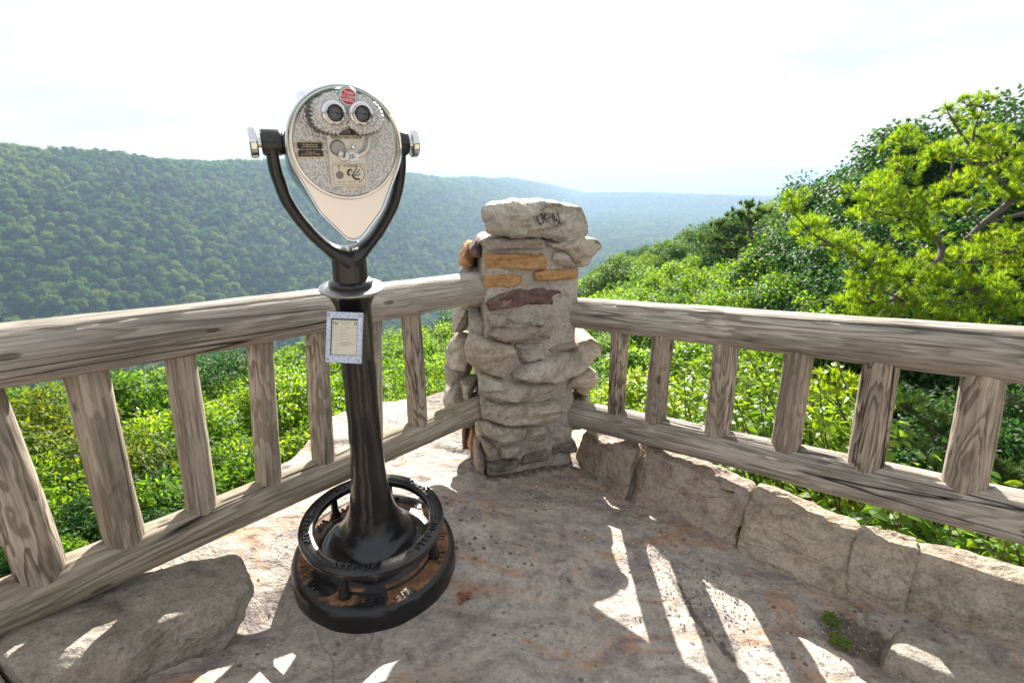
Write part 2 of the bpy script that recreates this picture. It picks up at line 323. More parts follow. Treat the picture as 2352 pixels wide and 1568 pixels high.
def bark(name, a, c):
    b = NB(name); v = b.coord((1, 1, 0.3)); n = b.noise(v, 25, 6, 0.65)
    return b.pbr(b.mix(n, a, c), 0.9, 0, b.bump(n, 0.8, 0.02), 0.2)
M['bark'] = bark('grey_bark', (0.04, 0.032, 0.026), (0.16, 0.13, 0.105))
M['twig'] = bark('brown_twig', (0.04, 0.028, 0.02), (0.14, 0.10, 0.075))
M['soil'] = rock_mat('forest_floor', (0.03, 0.035, 0.015), (0.05, 0.06, 0.02), (0.07, 0.07, 0.03), None, 0.3, 1.0)
M['dirt'] = rock_mat('gully_dirt', (0.10, 0.08, 0.062), (0.17, 0.135, 0.105), (0.25, 0.20, 0.155), None, 2.0, 1.2)
def grit():
    b = NB('grit'); g = b.n('NewGeometry'); c = b.ramp(g.outputs['Random Per Island'], [(0, (0.10, 0.09, 0.08)), (0.6, (0.32, 0.28, 0.24)), (1, (0.62, 0.58, 0.52))])
    return b.pbr(c, 0.8)
M['grit'] = grit()
M['dryleaf'] = simple('dry_leaf_brown', (0.28, 0.09, 0.03), 0.7)
# ------------------------------------------------------------------ shape builders
def grid_faces(nu, nv, cu=False, cv=False):
    i = np.arange(nu if cu else nu-1); j = np.arange(nv if cv else nv-1)
    I, J = np.meshgrid(i, j, indexing='ij'); I2 = (I+1) % nu; J2 = (J+1) % nv
    return np.stack([I*nv+J, I2*nv+J, I2*nv+J2, I*nv+J2], -1).reshape(-1, 4)
def lathe(prof, n=48, axis='z', closed=False):
    p = np.array(prof, float); t = np.linspace(0, 2*np.pi, n, endpoint=False)
    x = np.cos(t)[:, None]*p[None, :, 0]; y = np.sin(t)[:, None]*p[None, :, 0]; z = np.broadcast_to(p[None, :, 1], x.shape)
    V = np.stack([x, y, z], -1).reshape(-1, 3); F = [tuple(f) for f in grid_faces(n, len(p), True, closed)]
    if not closed:
        m = len(p)
        if p[0, 0] > 1e-6: F.append(tuple(i*m for i in range(n))[::-1])
        if p[-1, 0] > 1e-6: F.append(tuple(i*m+m-1 for i in range(n)))
    if axis == '-y': V = np.stack([V[:, 0], -V[:, 2], V[:, 1]], -1)
    if axis == 'x': V = np.stack([V[:, 2], V[:, 0], V[:, 1]], -1)
    return V, F
def shift(VF, d): return VF[0]+np.asarray(d, float), VF[1]
def smoothpath(P, n=8):
    P = np.array(P, float); out = []
    Q = np.vstack([2*P[0]-P[1], P, 2*P[-1]-P[-2]])
    for i in range(1, len(Q)-2):
        for k in range(n):
            t = k/n; a, b, c, d = Q[i-1:i+3]
            out.append(0.5*((2*b)+(-a+c)*t+(2*a-5*b+4*c-d)*t*t+(-a+3*b-3*c+d)*t**3))
    out.append(P[-1]); return np.array(out)
def tube(P, R, n=10, flat=1.0, up=(0, 0, 1), cap=True):
    P = np.array(P, float); m = len(P); R = np.broadcast_to(np.asarray(R, float), (m,))
    T = np.gradient(P, axis=0); T /= np.linalg.norm(T, axis=1)[:, None]+1e-12
    V = []; u = np.array(up, float)
    for k in range(m):
        a = np.cross(u, T[k]); la = np.linalg.norm(a)
        if la < 1e-4: a = np.cross((1, 0, 0.01), T[k]); la = np.linalg.norm(a)
        a /= la; b = np.cross(T[k], a)
        t = np.linspace(0, 2*np.pi, n, endpoint=False)
        V.append(P[k]+R[k]*(np.cos(t)[:, None]*a*flat+np.sin(t)[:, None]*b))
    F = [tuple(f) for f in grid_faces(m, n, False, True)]
    if cap: F += [tuple(range(n))[::-1], tuple(range((m-1)*n, m*n))]
    return np.concatenate(V), F
def extr(outline, y0, y1, bevel=0.0):
    """outline (u,v) counter-clockwise seen from -y; y0 back, y1 front (y1 < y0)"""
    o = np.array(outline, float); n = len(o); c = o.mean(0)
    A = np.c_[o[:, 0], np.full(n, y0), o[:, 1]]
    rings = [A]
    if bevel:
        rings.append(np.c_[o[:, 0], np.full(n, y1+bevel), o[:, 1]])
        d = o-c; s = 1-bevel/np.maximum(np.linalg.norm(d, axis=1), 1e-6)[:, None]; q = c+d*s
        rings.append(np.c_[q[:, 0], np.full(n, y1), q[:, 1]])
    else: rings.append(np.c_[o[:, 0], np.full(n, y1), o[:, 1]])
    V = np.concatenate(rings); m = len(rings); F = []
    for k in range(m-1):
        for i in range(n): j = (i+1) % n; F.append((k*n+i, k*n+j, (k+1)*n+j, (k+1)*n+i))
    F.append(tuple(range((m-1)*n, m*n))); F.append(tuple(range(n))[::-1])
    return V, F
def rect(u0, u1, v0, v1, r=0.0, k=4):
    if r <= 0: return [(u0, v0), (u1, v0), (u1, v1), (u0, v1)]
    o = []
    for cx, cy, a0 in ((u1-r, v0+r, -90), (u1-r, v1-r, 0), (u0+r, v1-r, 90), (u0+r, v0+r, 180)):
        for i in range(k+1):
            a = math.radians(a0+90*i/k); o.append((cx+r*math.cos(a), cy+r*math.sin(a)))
    return o
def circ(cu, cv, r, n=32): return [(cu+r*math.cos(2*math.pi*i/n), cv+r*math.sin(2*math.pi*i/n)) for i in range(n)]
def flatline(P, wd):
    P = np.array(P, float); T = np.gradient(P, axis=0); T /= np.linalg.norm(T, axis=1)[:, None]+1e-12
    N = np.c_[-T[:, 1], T[:, 0]]; W = np.broadcast_to(np.asarray(wd, float), (len(P),))[:, None]/2
    a = P-N*W; b = P+N*W; return [tuple(p) for p in a]+[tuple(p) for p in b[::-1]]
_font = {}
def text2d(body, size, align='CENTER', space=1.0, bold=0.0, line=1.0):
    cu = bpy.data.curves.new('t', 'FONT'); cu.body = body; cu.size = size; cu.align_x = align; cu.align_y = 'CENTER'
    cu.space_character = space; cu.offset = bold*size; cu.resolution_u = 2; cu.space_line = line
    o = bpy.data.objects.new('t', cu); col.objects.link(o); dg = bpy.context.evaluated_depsgraph_get()
    me = bpy.data.meshes.new_from_object(o.evaluated_get(dg)); V = np.array([v.co[:] for v in me.vertices]); F = [tuple(p.vertices) for p in me.polygons]
    bpy.data.objects.remove(o); bpy.data.curves.remove(cu); bpy.data.meshes.remove(me)
    return V, F
def textface(body, size, u, v, y, rot=0.0, **k):
    V, F = text2d(body, size, **k); c, s = math.cos(rot), math.sin(rot)
    return np.c_[u+V[:, 0]*c-V[:, 1]*s, np.full(len(V), y), v+V[:, 0]*s+V[:, 1]*c], F

# rocks ------------------------------------------------------------
def rock8(C8, n=26, amp=0.012, seed=0, rnd=7, freq=9.0, ledge=0.0, chop=0):
    """C8: corners in order (x-,x+) fastest, then y, then z; rounded, roughened boulder"""
    C8 = np.array(C8, float).reshape(2, 2, 2, 3)     # [z][y][x]
    t = np.linspace(-1, 1, n); A, B = np.meshgrid(t, t, indexing='ij'); one = np.ones_like(A)
    Vs, Fs = [], []; k = 0
    for ax in range(3):
        for sg in (-1, 1):
            p = [None]*3; p[ax] = one*sg; p[(ax+1) % 3] = A*sg; p[(ax+2) % 3] = B
            Vs.append(np.stack(p, -1).reshape(-1, 3)); Fs.append(grid_faces(n, n)+k); k += n*n
    q = np.concatenate(Vs); F = np.concatenate(Fs)
    key = np.round(q*1e4).astype(np.int64); _, idx, inv = np.unique(key, axis=0, return_index=True, return_inverse=True)
    q = q[idx]; F = inv.ravel()[F]
    q = q/((np.abs(q)**rnd).sum(1)**(1/rnd))[:, None]
    if chop:                                                              # knock corners and edges off with flat breaks
        rgc_ = np.random.default_rng(seed+1000)
        for _ in range(chop):
            nn_ = rgc_.choice([-1, 1], 3)*rgc_.uniform(.15, 1, 3); nn_ /= np.linalg.norm(nn_); kk = np.abs(nn_).sum()*rgc_.uniform(.70, .90); q = q-np.maximum(0, q@nn_-kk)[:, None]*nn_
    w3 = (q+1)/2; x, y, z = w3[:, 0], w3[:, 1], w3[:, 2]
    P = 0
    for a in (0, 1):
        for b in (0, 1):
            for c in (0, 1):
                P = P+((z if a else 1-z)*(y if b else 1-y)*(x if c else 1-x))[:, None]*C8[a, b, c]
    ctr = P.mean(0); d = P-ctr; d /= np.linalg.norm(d, axis=1)[:, None]+1e-9
    nn = fbm(P*freq, seed, 5, 2.1, 0.55)+0.6*(ridge(P*freq*0.6, seed+5, 3)-0.5)
    P = P+d*(amp*nn)[:, None]
    if ledge: P = P+d*(ledge*np.round(3*fbm(P*np.array([2, 2, 14.]), seed+9, 2))/3)[:, None]
    return P, F
def stone_face(outline, prot, depth, O, e1, e2, seed, res=0.011, edge=0.014, amp=0.006, jag=0.004, back=None, tilt=0.0):
    """rough stone whose front outline lies in the plane O,e1,e2; bulges by prot, runs back by depth"""
    o = np.array(outline, float)
    if ((o[:, 0]*np.roll(o[:, 1], -1)-np.roll(o[:, 0], -1)*o[:, 1]).sum()) < 0: o = o[::-1]
    seg = []
    for i in range(len(o)):
        a, b = o[i], o[(i+1) % len(o)]; m = max(1, int(np.linalg.norm(b-a)/res))
        for k in range(m): seg.append(a+(b-a)*k/m)
    B = np.array(seg)
    # rounded, jagged boundary
    for _ in range(2): B = 0.25*np.roll(B, 1, 0)+0.5*B+0.25*np.roll(B, -1, 0)
    B = B+jag*np.stack([fbm(np.c_[B*28, np.full(len(B), seed*3.1)], 1, 3), fbm(np.c_[B*28, np.full(len(B), seed*3.1+50)], 2, 3)], -1)
    lo, hi = B.min(0), B.max(0)
    gx, gy = np.meshgrid(np.arange(lo[0], hi[0], res), np.arange(lo[1], hi[1], res)); g = np.c_[gx.ravel(), gy.ravel()]
    g = g+RNG.uniform(-.2, .2, g.shape)*res
    # inside test + distance
    X0, X1 = B, np.roll(B, -1, 0); ins = np.zeros(len(g), bool)
    for a, b in zip(X0, X1):
        c = ((a[1] > g[:, 1]) != (b[1] > g[:, 1])); 
        with np.errstate(divide='ignore', invalid='ignore'):
            ins ^= c & (g[:, 0] < (b[0]-a[0])*(g[:, 1]-a[1])/(b[1]-a[1])+a[0])
    dist = np.min(np.linalg.norm(g[:, None]-B[None], axis=2), axis=1)
    g = g[ins & (dist > res*0.55)]
    P = np.concatenate([B, g]); nb = len(B)
    r = delaunay_2d_cdt([Vector(p) for p in P], [(i, (i+1) % nb) for i in range(nb)], [list(range(nb))], 1, 1e-7)
    P = np.array([v[:] for v in r[0]]); F = [tuple(f) for f in r[2]]
    def height(p):
        p = np.atleast_2d(p); dd = np.min(np.linalg.norm(p[:, None]-B[None], axis=2), axis=1)
        q = np.c_[p, np.full(len(p), seed*7.7)]
        tl = tilt*(np.sin(seed*2.3)*(p[:, 0]-B[:, 0].mean())+np.cos(seed*1.7)*(p[:, 1]-B[:, 1].mean()))*(1-np.exp(-dd/edge))
        fc = np.full(len(p), prot*1.05); rgf = np.random.default_rng(int(seed)*5+1); cB = B.mean(0); ex = B-cB
        for _ in range(6 if prot > .02 else 3):
            aa = rgf.uniform(0, 6.28); dv = np.array([math.cos(aa), math.sin(aa)]); Rk = (ex@dv).max()*rgf.uniform(.35, .85); fc = np.minimum(fc, prot*1.05-rgf.uniform(.25, .8)*((p-cB)@dv-Rk))
        fc = np.maximum(fc, prot*.15)
        return tl+fc*(1-np.exp(-(dd/edge)**1.6))+amp*fbm(q*np.array([16, 26, 1]), seed, 5, 2.2, 0.6)*np.minimum(1, dd/0.008+.3)+amp*1.1*np.tanh(9*fbm(q*np.array([6, 20, 1]), seed+3, 3))
    h = height(P)
    nrm = np.cross(e1, e2); bk = -nrm if back is None else back
    V = O+P[:, :1]*e1+P[:, 1:]*e2+h[:, None]*nrm
    # skirt
    bi = np.array([int(np.argmin(np.linalg.norm(P-b, axis=1))) for b in B])
    ctr = B.mean(0); n0 = len(V); rings = [bi]; Vs = [V]
    for k, (dz, sc) in enumerate(((0.012, 1.0), (depth*0.5, 0.995), (depth, 0.97))):
        Q = ctr+(B-ctr)*sc; jig = 0.003*fbm(np.c_[Q*40, np.full(len(Q), dz*60)], seed+11, 3)[:, None]
        Vs.append(O+(Q+jig)[:, :1]*e1+(Q+jig)[:, 1:]*e2+dz*bk); rings.append(np.arange(n0, n0+nb)); n0 += nb
    for a, b in zip(rings[:-1], rings[1:]):
        for i in range(nb): j = (i+1) % nb; F.append((a[j], a[i], b[i], b[j]))
    F.append(tuple(rings[-1]))
    return np.concatenate(Vs), F, height, nrm
def blob(c, r, seed, amp=0.25, n=16):
    c = np.array(c, float); r = np.array(r, float)
    q = np.array([[x, y, z] for z in (-1, 1) for y in (-1, 1) for x in (-1, 1)], float)
    V, F = rock8(q, n, 0.0, seed, 3.4)
    d = V/np.linalg.norm(V, axis=1)[:, None]
    # chop with a few random planes: broken facets
    rg = np.random.default_rng(seed)
    for _ in range(9):
        nn = rg.normal(size=3); nn /= np.linalg.norm(nn); k = rg.uniform(0.62, 0.85); ex = np.maximum(0, V@nn-k); V = V-ex[:, None]*nn*0.9
    V = V+d*(amp*0.45*fbm(V*2.6, seed, 5, 2.2, 0.65))[:, None]
    return c+V*r*1.12, F

# ------------------------------------------------------------------ ledge (the rock floor)
EDGE = np.array([(-4.5, -8.0), (-3.6, -1.5), (-2.4, -0.2), (-1.72, 0.42), (-1.32, 1.02), (-1.20, 1.40), (-1.10, 1.72), (-1.06, 2.2), (-1.01, 2.66), (-0.81, 2.96), (-0.60, 3.16), (-0.42, 3.29), (0.0, 3.42), (0.53, 3.22), (0.80, 2.87), (0.74, 2.45), (0.80, 2.10), (1.02, 1.85), (1.28, 1.66), (1.62, 1.40), (2.2, 0.95), (3.0, 0.3), (3.6, -1.5), (4.5, -8.0)])
def signed_edge(x, y):
    p = np.stack([x.ravel(), y.ravel()], -1); ins = np.zeros(len(p), bool); dm = np.full(len(p), 9e9)
    for a, b in zip(EDGE, np.roll(EDGE, -1, 0)):
        c = ((a[1] > p[:, 1]) != (b[1] > p[:, 1]))
        if b[1] != a[1]: ins ^= c & (p[:, 0] < (b[0]-a[0])*(p[:, 1]-a[1])/(b[1]-a[1])+a[0])
        ab = b-a; t = np.clip(((p-a)@ab)/(ab@ab), 0, 1); dm = np.minimum(dm, np.linalg.norm(p-a-t[:, None]*ab, axis=1))
    return np.where(ins, dm, -dm).reshape(x.shape)
def sst_(a, b, x): t = np.clip((x-a)/(b-a), 0, 1); return t*t*(3-2*t)
def floor_z(x, y):
    x = np.asarray(x, float); y = np.asarray(y, float)
    z = 0.12*(2.03-np.maximum(y, .3))-np.where(x < 0, 0.075, 0.10)*np.clip(x, -0.78, 1.0)-0.010
    P = np.stack([x*1.0+y*0.35, y*2.0-x*0.5, np.zeros_like(x)], -1)
    z = z+0.016*fbm(P*1.3, 21, 4)
    t = fbm(P*0.9, 33, 4); z = z+0.010*np.tanh((t-0.05)*22)            # bedding steps
    t2 = fbm(P*1.5+5, 39, 4); z = z+0.006*np.tanh((t2+0.1)*30)
    z = z+0.0035*fbm(np.stack([x, y*1.6, x*0], -1)*18, 41, 4)
    pit = fbm(np.stack([x, y, x*0], -1)*30, 51, 2); z = z-0.004*np.clip((pit-0.42)*6, 0, 1)
    # diagonal crack running from the pillar towards the right foreground
    cx = 0.42+(1.75-y)*0.33+0.03*np.sin(y*9)+0.03*fbm(np.stack([y*7, y*0, y*0], -1), 61, 3)
    d = x-cx; z = z-0.012*np.exp(-(d/0.014)**2)*sst_(.9, 1.05, y)*(1-sst_(1.4, 1.55, y))
    # level bed under the viewer base
    dx, dy = x+.435, y-1.379; wb = 1-sst_(.27, .62, np.hypot(dx, dy)); z = z*(1-wb)+wb*(.120-.016-.038*dx+.105*dy+0.006*fbm(P*4, 44, 3))
    tb = np.clip(((x+.95)*.255+(y-.77)*.385)/(.255**2+.385**2), -.3, 1); db = np.hypot(x+.95-.255*tb, y-.77-.385*tb); z = z-.030*np.exp(-(db/.07)**2)
    # dirt gully in front of the kerb on the right
    gd = (x-1.02)*0.62+(y-1.22)*0.78; al = (x-1.02)*0.78-(y-1.22)*0.62
    z = z-0.035*np.exp(-(gd/0.12)**2)*(1/(1+np.exp(-(al-0.02)/0.06)))
    # outcrop lip beyond the fence
    z = z+0.03*np.exp(-((y-2.9)/0.35)**2)*fbm(np.stack([x*3, y*3, x*0], -1), 71, 4)
    return z
def crack_x(y): return 0.42+(1.75-y)*0.33+0.03*np.sin(y*9)+0.03*fbm(np.stack([y*7, y*0, y*0], -1), 61, 3)
def fz(x, y): return float(floor_z(np.array([x]), np.array([y]))[0])
def build_floor():
    xs = np.concatenate([np.linspace(-4.7, -3.4, 4), np.linspace(-3.3, -1.5, 40), np.arange(-1.48, 1.75, 0.0145), np.linspace(1.78, 3.5, 40), np.linspace(3.6, 4.7, 4)]); ys = np.concatenate([np.linspace(-8.2, -1.8, 14), np.linspace(-1.6, 0.85, 45), np.arange(0.87, 2.45, 0.0145), np.linspace(2.48, 3.6, 50)])
    X, Y = np.meshgrid(xs, ys, indexing='ij'); sg = signed_edge(X, Y)+0.045*fbm(np.stack([X*3, Y*3, X*0], -1), 81, 4)
    Z = floor_z(X, Y); t = np.clip(-sg/0.10, 0, 6); Z = Z-0.10*np.clip(0.04-sg, 0, 0.08)*5-np.where(sg < 0, 0.9*t**1.5+0.25*np.abs(fbm(np.stack([X*2, Y*2, X*0], -1), 91, 4))*np.minimum(t, 1), 0)
    Z = np.maximum(Z, -4.2)
    V = np.stack([X, Y, Z], -1).reshape(-1, 3); F = grid_faces(len(xs), len(ys))
    keep = sg.ravel()[F].max(1) > -0.42; F = F[keep][:, ::1]
    o = mk('rock_floor', V*S, F, M['floor']); tag(o, kind='structure')
    fx, fy = V[:, 0], V[:, 1]; d = np.abs(fx-crack_x(fy)); gdd = (fx-1.02)*0.62+(fy-1.22)*0.78; gal = (fx-1.02)*0.78-(fy-1.22)*0.62
    soil = .75*np.exp(-(d/.02)**2)*sst_(.9, 1.05, fy)*(1-sst_(1.4, 1.55, fy)); soil = np.maximum(soil, np.exp(-(gdd/.11)**2)*sst_(-.16, .0, gal)*.95)
    pu = (fx+.1245)*.892+(fy-2.031)*.452; pd = (fx+.1245)*.452-(fy-2.031)*.892; soil = np.maximum(soil, .62*np.exp(-(np.maximum(pd, 0)/.07)**2)*sst_(-.08, .05, pu)*(1-sst_(.5, .62, pu)))
    at_ = o.data.attributes.new('soil', 'FLOAT', 'POINT'); at_.data.foreach_set('value', soil.astype(np.float32))
build_floor()
def at_floor(o, pts): pass

def part(name, VF, mat, parent, base, smooth=True, ang=None, mi=None):
    V, F = VF[0], VF[1]
    o = mk(name, (np.asarray(V)-np.asarray(base))*S, F, mat, parent, smooth, mi=mi)
    if ang: autosmooth(o, ang)
    return o

# ------------------------------------------------------------------ stone pillar
PO = np.array([-.1245, 2.031, 0.]); pe1 = np.array([.892, .452, 0.]); pe1 /= np.linalg.norm(pe1); pe2 = np.array([0, 0, 1.]); pn = np.cross(pe1, pe2)
pback = np.array([-.17, .985, 0.])
pil = empty('stone_pillar', PO*S, 'mortared fieldstone pillar with a big slab cap at the corner between the two log fences', 'pillar')
c8 = []
for z in (-0.12, 1.035):
    for d in (0.0, 0.42):
        for u in (0.012, 0.475):
            c8.append(PO+pe1*u+pback*(d+0.012)+np.array([0, 0, z]))
part('mortar_core', rock8(c8, 60, 0.011, 3, 14, 14.0), M['mortar'], pil, PO)
c8 = []
for z in (-0.1, 0.56):                     # wider lower half behind
    for d in (0.07, 0.43):
        for u in (0.0, 0.545-0.05*(d < .1)):
            c8.append(PO+pe1*u+pback*d+np.array([0, 0, z]))
part('mortar_core', rock8(c8, 50, 0.016, 4, 9, 12.0), M['mortar'], pil, PO)
STONES={
 'capf':[(0.010,1.168),(0.103,1.185),(0.192,1.185),(0.232,1.174),(0.266,1.185),(0.338,1.180),(0.406,1.162),(0.466,1.150),(0.491,1.097),(0.494,1.049),(0.485,1.028),(0.450,1.019),(0.349,1.022),(0.293,1.036),(0.124,1.053),(0.036,1.065),(0.021,1.097),(0.024,1.116),(0.011,1.135)],
 'slab':[(0.014,1.041),(0.102,1.046),(0.281,1.034),(0.294,1.015),(0.276,0.993),(0.124,1.000),(0.030,1.004),(0.013,1.020)],
 'rtop':[(0.297,1.017),(0.399,1.019),(0.482,1.028),(0.576,1.012),(0.584,0.984),(0.539,0.948),(0.528,0.905),(0.462,0.899),(0.428,0.934),(0.394,0.974),(0.337,0.994)],
 'tri':[(0.326,0.942),(0.338,0.978),(0.401,0.969),(0.452,0.908),(0.365,0.917)],
 'or1':[(0.018,0.990),(0.147,0.983),(0.295,0.971),(0.305,0.954),(0.303,0.909),(0.206,0.914),(0.124,0.929),(0.023,0.932)],
 'or2':[(0.018,0.907),(0.124,0.903),(0.193,0.892),(0.191,0.873),(0.182,0.845),(0.101,0.847),(0.019,0.857)],
 'or3':[(0.242,0.903),(0.365,0.904),(0.465,0.901),(0.471,0.870),(0.464,0.851),(0.380,0.856),(0.251,0.860)],
 'purp':[(0.024,0.800),(0.101,0.824),(0.177,0.835),(0.219,0.828),(0.292,0.829),(0.381,0.809),(0.386,0.760),(0.357,0.746),(0.219,0.765),(0.124,0.762),(0.031,0.760)],
 'bg1':[(0.123,0.708),(0.147,0.732),(0.282,0.724),(0.298,0.700),(0.299,0.668),(0.159,0.684)],
 'bg2':[(0.037,0.746),(0.118,0.730),(0.123,0.708),(0.100,0.683),(0.036,0.695)],
 'lng':[(0.030,0.679),(0.076,0.686),(0.296,0.663),(0.407,0.636),(0.418,0.611),(0.382,0.592),(0.221,0.604),(0.123,0.607),(0.064,0.633),(0.024,0.655)],
 'big':[(-0.049,0.671),(0.024,0.644),(0.135,0.606),(0.141,0.588),(0.123,0.527),(0.098,0.447),(0.004,0.496),(-0.063,0.553),(-0.073,0.604)],
 'big2':[(0.153,0.603),(0.297,0.584),(0.302,0.515),(0.185,0.511)],
 'ship':[(0.135,0.467),(0.185,0.508),(0.312,0.520),(0.445,0.535),(0.548,0.568),(0.619,0.521),(0.596,0.474),(0.541,0.426),(0.465,0.401),(0.382,0.394),(0.223,0.424),(0.132,0.459)],
 'strip':[(0.305,0.557),(0.410,0.567),(0.534,0.564),(0.438,0.539),(0.344,0.530)],
 'rlow':[(0.421,0.361),(0.475,0.406),(0.554,0.423),(0.589,0.365),(0.589,0.326),(0.513,0.325),(0.433,0.351)],
 'lng2':[(-0.017,0.499),(0.018,0.489),(0.093,0.447),(0.137,0.441),(0.301,0.401),(0.376,0.392),(0.383,0.353),(0.329,0.333),(0.178,0.336),(0.049,0.368),(0.002,0.394),(-0.016,0.430)],
 'lng3':[(-0.010,0.363),(0.011,0.371),(0.068,0.347),(0.198,0.325),(0.277,0.303),(0.352,0.313),(0.403,0.267),(0.338,0.224),(0.295,0.208),(0.178,0.224),(0.117,0.223),(0.048,0.261),(-0.005,0.295)],
 'lo1':[(-0.008,0.272),(0.009,0.275),(0.072,0.243),(0.210,0.219),(0.215,0.195),(0.192,0.144),(0.056,0.152),(0.013,0.203)],
 'lo2':[(0.220,0.196),(0.300,0.204),(0.329,0.153),(0.324,0.130),(0.205,0.146)],
 'mort':[(0.314,0.182),(0.361,0.193),(0.418,0.158),(0.471,0.124),(0.449,0.097),(0.386,0.090),(0.346,0.116)],
 'lo3':[(0.076,0.137),(0.179,0.118),(0.179,0.063),(0.091,0.068),(0.073,0.091)],
 'lo4':[(0.211,0.081),(0.242,0.121),(0.335,0.114),(0.344,0.090),(0.297,0.075)],
 'lo5':[(-0.016,0.195),(0.013,0.183),(0.066,0.129),(0.066,0.078),(0.026,0.083),(0.002,0.125)],
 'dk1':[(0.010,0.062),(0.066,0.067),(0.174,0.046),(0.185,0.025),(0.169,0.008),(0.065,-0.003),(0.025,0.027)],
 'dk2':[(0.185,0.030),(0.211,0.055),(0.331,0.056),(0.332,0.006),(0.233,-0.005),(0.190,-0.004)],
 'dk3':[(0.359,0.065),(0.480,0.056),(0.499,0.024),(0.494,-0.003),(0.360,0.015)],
}

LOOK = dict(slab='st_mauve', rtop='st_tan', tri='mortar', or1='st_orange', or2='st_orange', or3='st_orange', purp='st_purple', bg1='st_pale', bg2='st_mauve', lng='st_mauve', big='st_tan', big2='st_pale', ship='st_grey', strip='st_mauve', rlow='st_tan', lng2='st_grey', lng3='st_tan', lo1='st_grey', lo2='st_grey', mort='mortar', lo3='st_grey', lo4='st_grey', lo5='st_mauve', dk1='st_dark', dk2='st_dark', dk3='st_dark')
PROT = dict(slab=.022, rtop=.03, tri=.012, or1=.014, or2=.012, or3=.014, purp=.012, bg1=.014, bg2=.010, lng=.030, big=.055, big2=.030, ship=.055, strip=.02, rlow=.03, lng2=.048, lng3=.052, lo1=.045, lo2=.03, mort=.012, lo3=.03, lo4=.025, lo5=.022, dk1=.02, dk2=.016, dk3=.016)
LBL = dict(or1='long orange stone', or2='short orange stone at the left', or3='thin orange stone at the right', purp='dark purple and red stone', ship='large pale boat shaped stone with scratched writing')
capH = None
for i, (k, ol) in enumerate(STONES.items()):
    if k == 'capf':
        V, F, capH, nrm = stone_face(ol, 0.032, 0.30, PO+pn*0.01, pe1, pe2, 40, 0.008, 0.014, 0.014, 0.009, np.array([-.03, 1., .0]), .12)
        top = V[:, 2] > 1.0
        cap = part('cap_stone', (V, F), M['st_mauve'] if False else M['st_grey'], pil, PO, ang=35)
        continue
    dp = 0.30 if k in ('rtop', 'ship', 'rlow') else 0.07
    V, F, H, nrm = stone_face(ol, PROT[k], dp, PO-pn*0.004, pe1, pe2, 41+i, 0.008, 0.008 if PROT[k] > .025 else 0.005, 0.008, 0.006, pback, .22 if PROT[k] > .025 else .05)
    if k == 'ship': shipH = H
    o = part('stone', (V, F), M[LOOK[k]], pil, PO, ang=32)
    if k in LBL: o['label'] = LBL[k]
BL = [((-.183, 2.24, .967), (.042, .10, .046), 'st_orange'), ((-.146, 2.18, 1.004), (.026, .10, .036), 'st_purple'), ((-.182, 2.27, .90), (.042, .09, .024), 'st_pale'), ((-.222, 2.27, .676), (.042, .08, .065), 'st_grey'), ((-.153, 2.17, .664), (.036, .09, .084), 'mortar'),
      ((-.238, 2.26, .527), (.056, .10, .077), 'st_grey'), ((-.246, 2.26, .431), (.055, .10, .056), 'st_pale'), ((-.20, 2.22, .373), (.046, .09, .050), 'st_grey'), ((-.212, 2.25, .589), (.030, .08, .020), 'st_mauve'), ((-.25, 2.26, .311), (.060, .10, .068), 'st_pale'), ((-.183, 2.2, .097), (.028, .07, .038), 'st_orange'), ((-.173, 2.19, .296), (.030, .08, .036), 'mortar'),
      ((-.145, 2.11, .06), (.030, .07, .09), 'st_mauve'), ((-.217, 2.27, .083), (.03, .08, .042), 'st_purple'), ((-.14, 2.14, .20), (.032, .08, .06), 'st_grey'), ((-.20, 2.28, .19), (.05, .10, .06), 'st_grey'), ((-.17, 2.2, .78), (.045, .10, .05), 'st_grey'), ((-.20, 2.3, .82), (.05, .10, .06), 'st_pale'),
      ((.36, 2.46, .30), (.08, .12, .07), 'st_pale'), ((.34, 2.42, .14), (.08, .12, .08), 'st_grey')]
for i, (c, r, m) in enumerate(BL): part('stone', blob(c, r, 70+i, 0.25, 18), M[m], pil, PO, ang=30)
def on_face(VF, H, off=0.007, sh=0.01):
    V = VF[0]; p = V[:, :2]; h = H(p); return PO+pn*sh+p[:, :1]*pe1+p[:, 1:2]*pe2+(h+off)[:, None]*pn, VF[1]
def stroke(pts, wd):
    o = flatline(smoothpath(pts, 7) if len(pts) > 2 else np.linspace(pts[0], pts[1], 12), wd); n = len(o)//2
    V = np.c_[np.array(o), np.zeros(len(o))]; return V, [(i, i+1, 2*n-2-i, 2*n-1-i) for i in range(n-1)]
def strokes(lst, wd, ox, oy, sc, rot=0.0):
    A = Acc(); c, s = math.cos(rot), math.sin(rot)
    for st in lst:
        q = np.array(st, float)*sc; q = np.c_[ox+q[:, 0]*c-q[:, 1]*s, oy+q[:, 0]*s+q[:, 1]*c]; A.add(*stroke(q, wd))
    return A.out()
Oc = [(0.35, 1), (0.05, .75), (.02, .35), (.3, 0), (.6, .3), (.64, .75), (.35, 1)]
okaz = [Oc, [(.85, 1.05), (.92, .1)], [(1.25, 1.0), (.92, .55)], [(.98, .62), (1.35, .12)], [(1.42, .55), (1.62, .56)], [(1.82, -.05), (1.95, 1.0)], [(1.95, 1.0), (2.45, .05)], [(1.85, .36), (2.3, .36)], [(2.35, .88), (2.85, .86), (2.62, .35), (2.55, .02)], [(2.55, .02), (2.62, -.04), (3.0, -.06)]]
part('marker_writing', on_face(strokes(okaz, .0046, .226, 1.100, .0415, -.03), capH), M['marker'], cap, PO, False)
